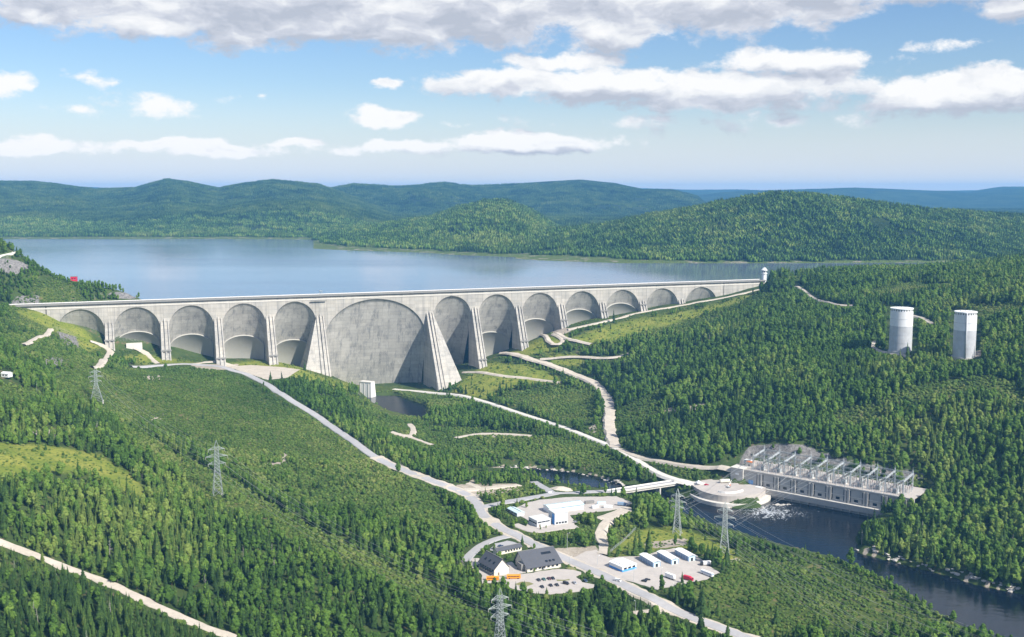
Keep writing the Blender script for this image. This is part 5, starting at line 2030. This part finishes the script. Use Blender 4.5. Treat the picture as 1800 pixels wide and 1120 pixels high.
# ------------------------------------------------------------------ vegetation
def foliage_mat(name, stops, scale=0.012):
    m, g, b = new_mat(name)
    oi = g.node('ShaderNodeObjectInfo')
    P = g.node('ShaderNodeNewGeometry').outputs['Position']
    at = g.node('ShaderNodeAttribute', attribute_name='tint')
    n = g.noise(P, scale, 4.0, 0.6)
    f = g.math('ADD', g.math('MULTIPLY', oi.outputs['Random'], 0.58), g.math('MULTIPLY', g.math('SUBTRACT', n, 0.5), 1.7))
    big = g.noise(P, 0.0032, 3.0, 0.55)
    f = g.math('ADD', f, g.math('MULTIPLY', g.math('SUBTRACT', big, 0.48), 1.5))
    f = g.math('ADD', f, g.math('MULTIPLY', at.outputs['Fac'], 0.42))
    c = g.ramp(f, stops)
    g.l.new(c, b.inputs['Base Color'])
    b.inputs['Roughness'].default_value = 0.8
    b.inputs['Specular IOR Level'].default_value = 0.15
    tr = g.node('ShaderNodeBsdfTranslucent')
    g.l.new(c, tr.inputs[0])
    mx = g.node('ShaderNodeMixShader')
    mx.inputs[0].default_value = 0.34
    out = [q for q in g.n if q.type == 'OUTPUT_MATERIAL'][0]
    g.l.new(b.outputs[0], mx.inputs[1])
    g.l.new(tr.outputs[0], mx.inputs[2])
    g.l.new(mx.outputs[0], out.inputs[0])


foliage_mat('spruce', [(0.0, (0.021, 0.047, 0.014)), (0.45, (0.049, 0.100, 0.024)), (0.8, (0.094, 0.164, 0.034)), (1.0, (0.148, 0.205, 0.048))])
foliage_mat('birch', [(0.0, (0.050, 0.108, 0.019)), (0.45, (0.096, 0.188, 0.030)), (0.8, (0.160, 0.262, 0.045)), (1.0, (0.228, 0.30, 0.07))])
foliage_mat('shrub', [(0.0, (0.056, 0.108, 0.023)), (0.45, (0.104, 0.178, 0.037)), (0.8, (0.165, 0.235, 0.052)), (1.0, (0.24, 0.275, 0.085))])
R = random.Random(3)


def finish(name, parts):
    """parts: list of (verts, faces, tint per face, material) -> mesh with tint attribute"""
    me = bpy.data.meshes.new(name)
    vs, fs, ti, mi, mats = [], [], [], [], []
    for v, f, t, m in parts:
        o = len(vs)
        vs += v
        fs += [tuple(o + i for i in q) for q in f]
        ti += t
        if m not in mats:
            mats.append(m)
        mi += [mats.index(m)] * len(f)
    me.from_pydata(vs, [], fs)
    for m in mats:
        me.materials.append(MATS[m])
    me.polygons.foreach_set('material_index', mi)
    a = me.attributes.new('tint', 'FLOAT', 'FACE')
    a.data.foreach_set('value', ti)
    me.update()
    return me


def trunk_part(h, r):
    b = MB().cyl(0, 0, -1.0, h, r, r * 0.3, 5, False)
    return b.v, b.f, [0.3] * len(b.f), 'trunk'


def spruce_crown(h, w, seed, tiers=11, per=9):
    q = random.Random(seed)
    V, Fc, T = [], [], []
    for i in range(tiers):
        t = i / (tiers - 1)
        z = h * (0.10 + 0.86 * t)
        r = w * (1 - t) ** 0.85 * q.uniform(0.82, 1.15) + 0.12
        a0 = q.uniform(0, 6.28)
        n = max(4, int(per * (1 - 0.45 * t)))
        for k in range(n):
            a = a0 + 6.283 * k / n + q.uniform(-.3, .3)
            rr = r * q.uniform(0.72, 1.2)
            dz = rr * q.uniform(0.25, 0.55)
            wd = rr * 0.42 + 0.12
            ca, sa = math.cos(a), math.sin(a)
            up = h * 0.075
            o = len(V)
            V += [(0.05 * ca, 0.05 * sa, z + up), (ca * rr * .6 - sa * wd, sa * rr * .6 + ca * wd, z - dz * .45), (ca * rr, sa * rr, z - dz),
                  (ca * rr * .6 + sa * wd, sa * rr * .6 - ca * wd, z - dz * .45), (ca * rr * .6, sa * rr * .6, z - dz * .2 + wd * .35)]
            Fc += [(o, o + 1, o + 4), (o + 1, o + 2, o + 4), (o + 2, o + 3, o + 4), (o + 3, o, o + 4)]
            tv = q.random()
            T += [tv, tv * .8 + .1, tv * .8 + .15, tv]
    o = len(V)
    V += [(.16, 0, h * .93), (-.08, .14, h * .93), (-.08, -.14, h * .93), (0, 0, h * 1.03)]
    Fc += [(o, o + 1, o + 3), (o + 1, o + 2, o + 3), (o + 2, o, o + 3)]
    T += [.6] * 3
    return V, Fc, T, 'spruce'


def ico():
    bm = bmesh.new()
    bmesh.ops.create_icosphere(bm, subdivisions=2, radius=1.0)
    v = [tuple(x.co) for x in bm.verts]
    f = [tuple(x.index for x in p.verts) for p in bm.faces]
    bm.free()
    return v, f


ICO = ico()


def birch_crown(h, w, seed, lobes=7, mat='birch', low=0.22, leaves=170):
    q = random.Random(seed)
    V, Fc, T = [], [], []
    L = []
    for k in range(lobes):
        t = (k + .5) / lobes
        z = h * (low + (0.97 - low) * t)
        rad = w * (0.50 + 0.28 * math.sin(math.pi * min(1, t * 0.95 + .12))) * q.uniform(.8, 1.15)
        a = q.uniform(0, 6.28)
        off = w * q.uniform(.15, .62) * (1.05 - t * .8)
        L.append((math.cos(a) * off, math.sin(a) * off, min(z, h - rad * .6), rad))
    for cx, cy, cz, rad in L:
        o = len(V)
        sc = [q.uniform(.62, 1.12) for _ in ICO[0]]
        V += [(cx + x * rad * s, cy + y * rad * s, cz + z * rad * s * 1.05) for (x, y, z), s in zip(ICO[0], sc)]
        Fc += [tuple(o + i for i in f) for f in ICO[1]]
        tv = q.random() * .6
        T += [tv + q.random() * .4 for _ in ICO[1]]
    for k in range(leaves):
        cx, cy, cz, rad = q.choice(L)
        d = Vector((q.gauss(0, 1), q.gauss(0, 1), q.gauss(.25, 1))).normalized()
        c = Vector((cx, cy, cz)) + d * rad * q.uniform(.85, 1.22)
        s = q.uniform(.22, .5) * w / 2.4
        a = Vector((q.gauss(0, 1), q.gauss(0, 1), q.gauss(0, 1))).normalized()
        b = d.cross(a).normalized()
        a = b.cross(d) + d * q.uniform(-.7, .7)
        o = len(V)
        V += [tuple(c - a * s), tuple(c + b * s * .7), tuple(c + a * s), tuple(c - b * s * .7)]
        Fc.append((o, o + 1, o + 2, o + 3))
        T.append(q.random())
    return V, Fc, T, mat


PROTO = bpy.data.collections.new('tree_kinds')       # source shapes for the woods, not placed in the scene themselves
SPR, BIR, SHR = [], [], []
for k in range(6):
    h, w = 10.0, [1.75, 2.0, 1.5, 2.2, 1.85, 1.35][k]
    SPR.append((finish('spruce_crown', [spruce_crown(h, w, 10 + k, 11 + k % 3, 9)]), finish('spruce_trunk', [trunk_part(h * .95, .17)]),
                finish('spruce_whole', [spruce_crown(h, w, 10 + k, 11 + k % 3, 9), trunk_part(h * .95, .17)])))
for k in range(6):
    h, w = 10.0, [2.5, 2.9, 2.2, 3.1, 2.6, 2.0][k]
    cr = birch_crown(h, w, 40 + k, 6 + k % 3)
    BIR.append((finish('birch_crown', [cr]), finish('birch_trunk', [trunk_part(h * .7, .16)]), finish('birch_whole', [cr, trunk_part(h * .7, .16)])))
for k in range(4):
    SHR.append(finish('shrub_whole', [birch_crown(2.0, 1.5, 70 + k, 4, 'shrub', .05, 60)]))


def snag(seed):
    q = random.Random(seed)
    b = MB().cyl(0, 0, -.5, 8.5, .17, .05, 5, False)
    for k in range(12):
        z = q.uniform(2, 8)
        a = q.uniform(0, 6.28)
        r_ = (9 - z) * .22
        b.bar((0, 0, z), (r_ * math.cos(a), r_ * math.sin(a), z + q.uniform(-.2, .6)), .05, 3)
    return finish('snag_whole', [(b.v, b.f, [.5] * len(b.f), 'dead_wood')])


plain('dead_wood', (0.34, 0.32, 0.30), .95)
SNAG = [snag(k) for k in range(2)]


def patch(seed, n=46, size=17.0, light=0.4):
    """a stand of small far trees"""
    q = random.Random(seed)
    parts = []
    for k in range(n):
        x, y = q.uniform(-size, size), q.uniform(-size, size)
        con = q.random() > light
        h = q.uniform(9, 17)
        r = q.uniform(1.7, 2.6) if con else q.uniform(2.6, 4.2)
        b = MB()
        a0 = q.random() * 6
        m = 5
        if con:
            ring = lambda rr, z: [(x + rr * math.cos(a0 + 6.283 * i / m), y + rr * math.sin(a0 + 6.283 * i / m), z) for i in range(m)]
            vs = ring(r, h * .12) + ring(r * .62, h * .5) + [(x, y, h)]
            fs = [(i, (i + 1) % m, m + (i + 1) % m, m + i) for i in range(m)] + [(m + i, m + (i + 1) % m, 2 * m) for i in range(m)]
        else:
            h *= .85
            ring = lambda rr, z: [(x + rr * q.uniform(.8, 1.2) * math.cos(a0 + 6.283 * i / m), y + rr * q.uniform(.8, 1.2) * math.sin(a0 + 6.283 * i / m), z + q.uniform(-.5, .5)) for i in range(m)]
            vs = ring(r * .7, h * .15) + ring(r, h * .5) + ring(r * .7, h * .85) + [(x, y, h)]
            fs = [(i + j * m, (i + 1) % m + j * m, m + (i + 1) % m + j * m, m + i + j * m) for j in (0, 1) for i in range(m)] + [(2 * m + i, 2 * m + (i + 1) % m, 3 * m) for i in range(m)]
        tv = q.random()
        parts.append((vs, fs, [tv] * len(fs), 'spruce' if con else 'birch'))
    return finish('far_stand', parts)


PAT = [patch(200 + k, 36, 17.0, [.04, .3, .55, .2][k]) for k in range(4)]
order = []
for tagn, lst in (('a_spruce', [x[2] for x in SPR]), ('b_birch', [x[2] for x in BIR]), ('c_shrub', SHR), ('d_patch', PAT), ('e_snag', SNAG)):
    for k, me in enumerate(lst):
        o = bpy.data.objects.new('%s_%02d' % (tagn, k), me)
        PROTO.objects.link(o)
I_SPR, I_BIR, I_SHR, I_PAT, I_SNAG = 0, 6, 12, 16, 20


def instancer(name, P, idx, scl, rot, label, cat=None):
    me = bpy.data.meshes.new(name)
    n = len(P)
    me.vertices.add(n)
    me.vertices.foreach_set('co', np.asarray(P, np.float32).ravel())
    a = me.attributes.new('idx', 'INT', 'POINT')
    a.data.foreach_set('value', np.asarray(idx, np.int32))
    a = me.attributes.new('scl', 'FLOAT_VECTOR', 'POINT')
    a.data.foreach_set('vector', np.asarray(scl, np.float32).ravel())
    a = me.attributes.new('rot', 'FLOAT_VECTOR', 'POINT')
    a.data.foreach_set('vector', np.asarray(rot, np.float32).ravel())
    o = link(name, me)
    tag(o, label, kind='stuff')
    t = bpy.data.node_groups.new(name, 'GeometryNodeTree')
    t.interface.new_socket('Geometry', in_out='INPUT', socket_type='NodeSocketGeometry')
    t.interface.new_socket('Geometry', in_out='OUTPUT', socket_type='NodeSocketGeometry')
    gi, go = t.nodes.new('NodeGroupInput'), t.nodes.new('NodeGroupOutput')
    ci = t.nodes.new('GeometryNodeCollectionInfo')
    ci.inputs['Collection'].default_value = PROTO
    ci.inputs['Separate Children'].default_value = True
    ci.inputs['Reset Children'].default_value = True
    ip = t.nodes.new('GeometryNodeInstanceOnPoints')
    ip.inputs['Pick Instance'].default_value = True

    def attr(nm, ty):
        q = t.nodes.new('GeometryNodeInputNamedAttribute')
        q.data_type = ty
        q.inputs['Name'].default_value = nm
        return q.outputs[0]
    t.links.new(gi.outputs[0], ip.inputs['Points'])
    t.links.new(ci.outputs[0], ip.inputs['Instance'])
    t.links.new(attr('idx', 'INT'), ip.inputs['Instance Index'])
    er = t.nodes.new('FunctionNodeEulerToRotation')
    t.links.new(attr('rot', 'FLOAT_VECTOR'), er.inputs[0])
    t.links.new(er.outputs[0], ip.inputs['Rotation'])
    t.links.new(attr('scl', 'FLOAT_VECTOR'), ip.inputs['Scale'])
    t.links.new(ip.outputs[0], go.inputs[0])
    md = o.modifiers.new('scatter', 'NODES')
    md.node_group = t
    return o


def jitter(x0, x1, y0, y1, st, seed):
    r = np.random.default_rng(seed)
    X, Y = np.meshgrid(np.arange(x0, x1, st), np.arange(y0, y1, st))
    X = X + (r.random(X.shape) - .5) * st * .95
    Y = Y + (r.random(X.shape) - .5) * st * .95
    return X.ravel(), Y.ravel()




def clear_filter(X, Y, Z, px, py):
    k = (Z > 1.6) & (px > -400) & (px < 2200) & (py < 1330) & (py > 200)
    for C, hw in ROADLINES:
        lo, hi = C.min(0) - 20, C.max(0) + 20
        q = k & (X > lo[0]) & (X < hi[0]) & (Y > lo[1]) & (Y < hi[1])
        if q.any():
            k[q] &= line_dist(X[q], Y[q], C[::2] if len(C) > 6 else C) > hw + 2.0
    for poly in YARDS:
        k &= poly_dist(X, Y, poly) > 1.2
    for nm in ('deck', 'round', 'toe'):
        k &= poly_dist(X, Y, PADS[nm][0]) > (5.0 if nm == 'deck' else 1.0)
    s, d = dam_sd(X, Y)
    on = (s > BS[0] - 75) & (s < BS[-1] + 100)
    k &= ~(on & (d < 9) & (d > -100) & ~((d < -16) & (Z > 150)))
    for i, b in enumerate(BS):
        w = 46 if i in (5, 6) else 12
        k &= ~((np.abs(s - b) < w) & (d > -20) & (d < 0.52 * np.maximum(128 - Z, 0) + 6))
    k &= ~((d < -12) & (Z < LAKE + 1.0))
    for poly in CLEAR_POLY:
        k &= poly_dist(X, Y, poly) > 2.5
    for x, y, r in EXTRA_CLEAR:
        k &= np.hypot(X - x, Y - y) > r
    return k


def keep_open(X, Y, Z, hh, px, py, seed, slack=0.025):
    """shrink the trees that would hide roads, yards and buildings"""
    r = np.random.default_rng(seed)
    _, pt = project(X, Y, Z + hh)
    hp = np.maximum(py - pt, 0.1)
    out = hh.copy()
    free = r.random(len(X)) < slack
    for q in np.linspace(0.12, 1.0, 9):
        i = ((py - hp * q) / 2).astype(int) + 20
        j = (px / 2).astype(int) + 50
        ok = (i >= 0) & (i < 620) & (j >= 0) & (j < 1000)
        hit = np.zeros(len(X), bool)
        hit[ok] = VIS[i[ok], j[ok]]
        out = np.where(hit & ~free, np.minimum(out, hh * max(q - 0.14, 0.0)), out)
    return out


def woods():
    X, Y = jitter(-1150, 1285, 380, 2330, 5.0, 5)
    Z = H(X, Y)
    px, py = project(X, Y, Z)
    k = clear_filter(X, Y, Z, px, py)
    X, Y, Z, px, py = X[k], Y[k], Z[k], px[k], py[k]
    r = np.random.default_rng(21)
    n = len(X)
    jx, jy = px + (fbm(X / 14, Y / 14, 2)) * 26, py + (fbm(X / 14 + 50, Y / 14, 2)) * 14
    zone = np.zeros(n, int)                       # 0 forest 1 shrub 2 meadow 3 bare 4 rock
    for val, zs in ((1, Z_SHRUB), (2, Z_MEADOW), (4, Z_ROCK), (3, Z_BARE)):
        for poly in zs:
            zone[inpoly(jx, jy, poly)] = val
    zone = np.where((zone == 0) & (fbm(X / 130 + 70, Y / 130, 3) > .15) & (np.hypot(px - 300, (py - 1000) * 1.2) > 420) & ~((px > 1470) & (py > 820)), 1, zone)
    slope = np.hypot(H(X + 4, Y) - H(X - 4, Y), H(X, Y + 4) - H(X, Y - 4)) / 8
    u = r.random(n)
    gap = fbm(X / 28 + 9, Y / 28, 2)
    stand = fbm(X / 85, Y / 85, 3)
    con = 0.34 + stand * 1.4
    con = np.where((px < 470) & (py > 955 + px * .38), 0.93, con)         # spruce wood below the lower-left track
    con = np.where((px < 700) & (py > 860) & (con < .9), con + .12, con)
    con = np.where((px > 1100) & (py < 830), con - 0.03, con)
    is_con = r.random(n) < con
    ht = np.where(is_con, r.uniform(4.5, 15.0, n), r.uniform(4.5, 12.5, n)) * (1 + stand * .9 + gap * .5) * np.where(px > 1050, 1.25, 1.0)
    big = (px > 1480) & (py > 830)
    ht = np.where(big, ht * 1.12, ht)
    lowleft = (px < 470) & (py > 955 + px * .38)
    ht = np.where(lowleft, ht * 0.92, ht)
    shrub = np.zeros(n, bool)
    drop = np.zeros(n, bool)
    f = zone == 0
    drop |= f & (gap > 0.17) & (u < .62)
    low = np.zeros(n, bool)
    for poly in Z_LOW:
        low |= inpoly(jx, jy, poly)
    f = zone == 1
    tr = f & (u < np.where(low, .012, 0.07 + np.maximum(stand, -.05) * .7))
    shrub |= f & ~tr
    ht = np.where(tr, ht * .55, ht)
    ht = np.where(f & ~tr, r.uniform(1.0, 2.8, n) * (1 + gap * 1.2) * np.where(low, .62, 1), ht)
    f = zone == 2
    shrub |= f
    sp = f & (u < .035)
    shrub &= ~sp
    is_con |= sp
    drop |= f & (u > 0.15)
    ht = np.where(f & ~sp, r.uniform(.8, 2.6, n), np.where(sp, ht * .62, ht))
    drop |= (zone == 3) & (u > .03)
    drop |= (zone == 4) & (u > .10)
    drop |= (slope > 1.0) & (zone == 0) & (u > .25)
    ht = np.where(zone == 4, ht * .6, ht)
    ht = np.where(Y > 1500, ht * .95, ht)
    sD, dD = dam_sd(X, Y)
    toe = (sD > BS[0] - 40) & (sD < BS[-1] + 80) & (dD > 0) & (dD < np.where(sD > 100, 48, 75))
    shrub |= toe
    ht = np.where(toe, r.uniform(.8, 2.2, n), ht)
    drop |= toe & (u > .45)
    ht2 = keep_open(X, Y, Z, ht, px, py, 8)
    sm = ht2 < 3.2
    shrub |= sm
    k = ~drop & (ht2 > 0.9)
    X, Y, Z, px, py, ht, shrub, is_con = X[k], Y[k], Z[k], px[k], py[k], ht2[k], shrub[k], is_con[k]
    n = len(X)
    rz = r.uniform(0, 6.283, n)
    idx = np.where(shrub, I_SHR + r.integers(0, 4, n), np.where(is_con, I_SPR + r.integers(0, 6, n), I_BIR + r.integers(0, 6, n)))
    dead = ~shrub & (r.random(n) < .012)
    idx = np.where(dead, I_SNAG + r.integers(0, 2, n), idx)
    base = np.where(shrub, 2.0, 10.0)
    sz = ht / base
    sxy = np.where(shrub, np.maximum(sz, .75) * r.uniform(.9, 1.5, n), sz * r.uniform(.85, 1.2, n))
    sxy = np.where(~shrub & (sz < .7), sxy * 1.25, sxy)
    sxy = np.where(shrub, np.minimum(sxy, 1.9), sxy)
    scl = np.c_[sxy, sxy, sz]
    # ground cover between: more shrubs on open shrub land
    tall = ~shrub & ~dead & (px > 0) & (px < 1800) & (py < 1119)
    _, pt = project(X, Y, Z + ht)
    app = np.where(tall & (pt > 0), py - pt, 0)
    solo = np.zeros(n, bool)
    for kind in (True, False):
        q = np.where(tall & (is_con == kind), app, 0)
        solo[np.argsort(-q)[:300 if kind else 220]] = True
    P = np.c_[X, Y, Z]
    tilt = r.normal(0, .035, (n, 2))
    rot = np.c_[tilt, rz]
    ks = ~solo & ~shrub
    instancer('forest', P[ks], idx[ks], scl[ks], rot[ks], 'mixed green forest of spruce and birch covering the slopes')
    ks = ~solo & shrub
    # extra low brush
    X2, Y2 = jitter(-800, 1000, 500, 2000, 3.4, 77)
    Z2 = H(X2, Y2)
    px2, py2 = project(X2, Y2, Z2)
    k2 = clear_filter(X2, Y2, Z2, px2, py2)
    in2 = np.zeros(len(X2), bool)
    for poly in Z_SHRUB:
        in2 |= inpoly(px2, py2, poly)
    in2 |= (fbm(X2 / 130 + 70, Y2 / 130, 3) > .13) & (np.hypot(px2 - 300, (py2 - 1000) * 1.2) > 420) & ~((px2 > 1470) & (py2 > 820))
    mead = np.zeros(len(X2), bool)
    for poly in Z_MEADOW:
        mead |= inpoly(px2, py2, poly)
    k2 &= (in2 & ~mead) | (mead & (np.random.default_rng(1).random(len(X2)) < .30))
    in_m = mead[k2]
    X2, Y2, Z2, px2, py2 = X2[k2], Y2[k2], Z2[k2], px2[k2], py2[k2]
    r2 = np.random.default_rng(4)
    h2 = r2.uniform(.7, 2.0, len(X2)) * (1 + fbm(X2 / 30, Y2 / 30, 2)) * np.where(in_m, .55, 1)
    h2 = keep_open(X2, Y2, Z2, h2, px2, py2, 3)
    k2 = (h2 > .3) & ~((fbm(X2 / 11 + 31, Y2 / 11, 2) > .12) & (r2.random(len(X2)) < .85))
    m2 = int(k2.sum())
    w2 = np.maximum(h2[k2] / 2, .6) * r2.uniform(1.0, 1.6, m2)
    P2 = np.c_[X2, Y2, Z2 - .15][k2]
    instancer('brush', np.r_[P[ks], P2], np.r_[idx[ks], I_SHR + r2.integers(0, 4, m2)], np.r_[scl[ks], np.c_[w2, w2, h2[k2] / 2]],
              np.r_[rot[ks], np.c_[np.zeros((m2, 2)), r2.uniform(0, 6.28, m2)]], 'low light green brush and saplings on the open ground')
    return P[solo], is_con[solo], scl[solo], rz[solo], idx[solo], px[solo], py[solo], n, m2


def far_woods():
    pts, idx, rot, scl = [], [], [], []
    r = np.random.default_rng(33)
    y = 2400.0
    rows = []
    while y < 7600:
        st = 27.0 if y < 4200 else 30.0
        xs = np.arange(-0.62 * y, 0.62 * y, st)
        rows.append((xs + (r.random(len(xs)) - .5) * st, y + (r.random(len(xs)) - .5) * st))
        y += st
    X = np.concatenate([a for a, b in rows])
    Y = np.concatenate([b for a, b in rows])
    h = lambda x, y: far_h(x / y, y)
    Z = h(X, Y)
    k = Z > LAKE + 3.0
    X, Y, Z = X[k], Y[k], Z[k]
    dx = (h(X + 12, Y) - h(X - 12, Y)) / 24
    dy = (h(X, Y + 12) - h(X, Y - 12)) / 24
    # leave out the slopes that fall away from the lake, the ridge line itself stays wooded
    k = dy > -0.12
    open_ = fbm(X / 260 + 3, Y / 260, 3)
    k &= ~((open_ > 0.20) & (r.random(len(X)) < .75))
    X, Y, Z, dx, dy, open_ = X[k], Y[k], Z[k], dx[k], dy[k], open_[k]
    n = len(X)
    st = fbm(X / 420, Y / 420 + 7, 3)
    idx = I_PAT + np.clip(((st + .5) * 4 + r.normal(0, .7, n)).astype(int), 0, 3)
    idx = np.where(Y > 4400, I_PAT, idx)
    s = r.uniform(.85, 1.15, n)
    rot = np.c_[np.arctan(dy), -np.arctan(dx), np.zeros(n)]
    instancer('far_forest', np.c_[X, Y, Z - 1.0], idx, np.c_[s, s, s * r.uniform(.8, 1.15, n)], rot, 'dense forest covering the hills beyond the lake')
    return n


SOLO = woods()
print('woods', SOLO[-2:], 'far', far_woods())


def solo_trees():
    P, con, scl, rz, idx, px, py = SOLO[:7]
    for i in range(len(P)):
        c = bool(con[i])
        src = SPR[idx[i] - I_SPR] if c else BIR[idx[i] - I_BIR]
        where, grp = ('on the wooded slope between the gravel track and the power line', 'trees on the slope below the power line')
        if px[i] < 560 and py[i] > 950 + px[i] * .38:
            where, grp = 'in the dense wood below the gravel track', 'trees below the gravel track'
        elif px[i] > 1450:
            where, grp = 'on the wooded knoll beside the river', 'trees on the river knoll'
        elif px[i] > 1150:
            where, grp = 'along the main road across from the gravel yard', 'trees across from the gravel yard'
        elif px[i] > 860:
            where, grp = 'in the wood in front of the parking lot', 'trees in front of the parking lot'
        elif px[i] > 560:
            where, grp = 'in the wood beside the forest pylon', 'trees beside the forest pylon'
        lab = ('dark pointed spruce ' if c else 'light green round birch ') + where
        grp = ('spruce ' if c else 'birch ') + grp
        o = thing('spruce_tree' if c else 'birch_tree', tuple(P[i]), rz[i], lab, 'tree', grp)
        o.scale = tuple(scl[i])
        link('trunk', src[1], o)
        link('crown', src[0], o)


solo_trees()


def town_tree(a, b, h, con, lab, pad=None):
    x, y, z = ground(a, b)
    i = random.randrange(6)
    src = SPR[i] if con else BIR[i]
    o = thing('spruce_tree' if con else 'birch_tree', (x, y, z), random.uniform(0, 6), lab, 'tree')
    s = h / 10
    o.scale = (s * 1.15, s * 1.15, s)
    link('trunk', src[1], o)
    link('crown', src[0], o)


for q in [(869, 966, 7, 1, 'lone spruce beside the low office wing at the loop road'), (918, 957, 8, 1, 'lone spruce where the loop road joins the main road'), (939, 966, 5, 0, 'small round birch between the wing and the main road'),
          (856, 968, 5, 0, 'small birch at the inside of the loop road'), (990, 1000, 5, 1, 'small spruce at the corner of the large dark-roofed building'), (1035, 1018, 7, 0, 'round birch on the verge beside the parking lot'),
          (1022, 1019, 4, 0, 'small bushy birch on the verge beside the parking lot'), (1058, 1029, 8, 0, 'dark round birch between parking lot and main road'), (940, 1005, 3, 0, 'low bush in front of the large dark-roofed building'),
          (922, 1034, 6, 1, 'spruce on the grass island of the parking lot'), (1199, 1025, 9, 1, 'tall spruce at the edge of the gravel yard beside the red truck'), (926, 893, 6, 0, 'dark round bush behind the small shed'),
          (950, 931, 5, 1, 'small spruce in front of the low pale block'), (960, 929, 3, 0, 'low bush in front of the low pale block'), (1075, 871, 8, 1, 'spruce beside the end of the bridge')]:
    town_tree(*q)
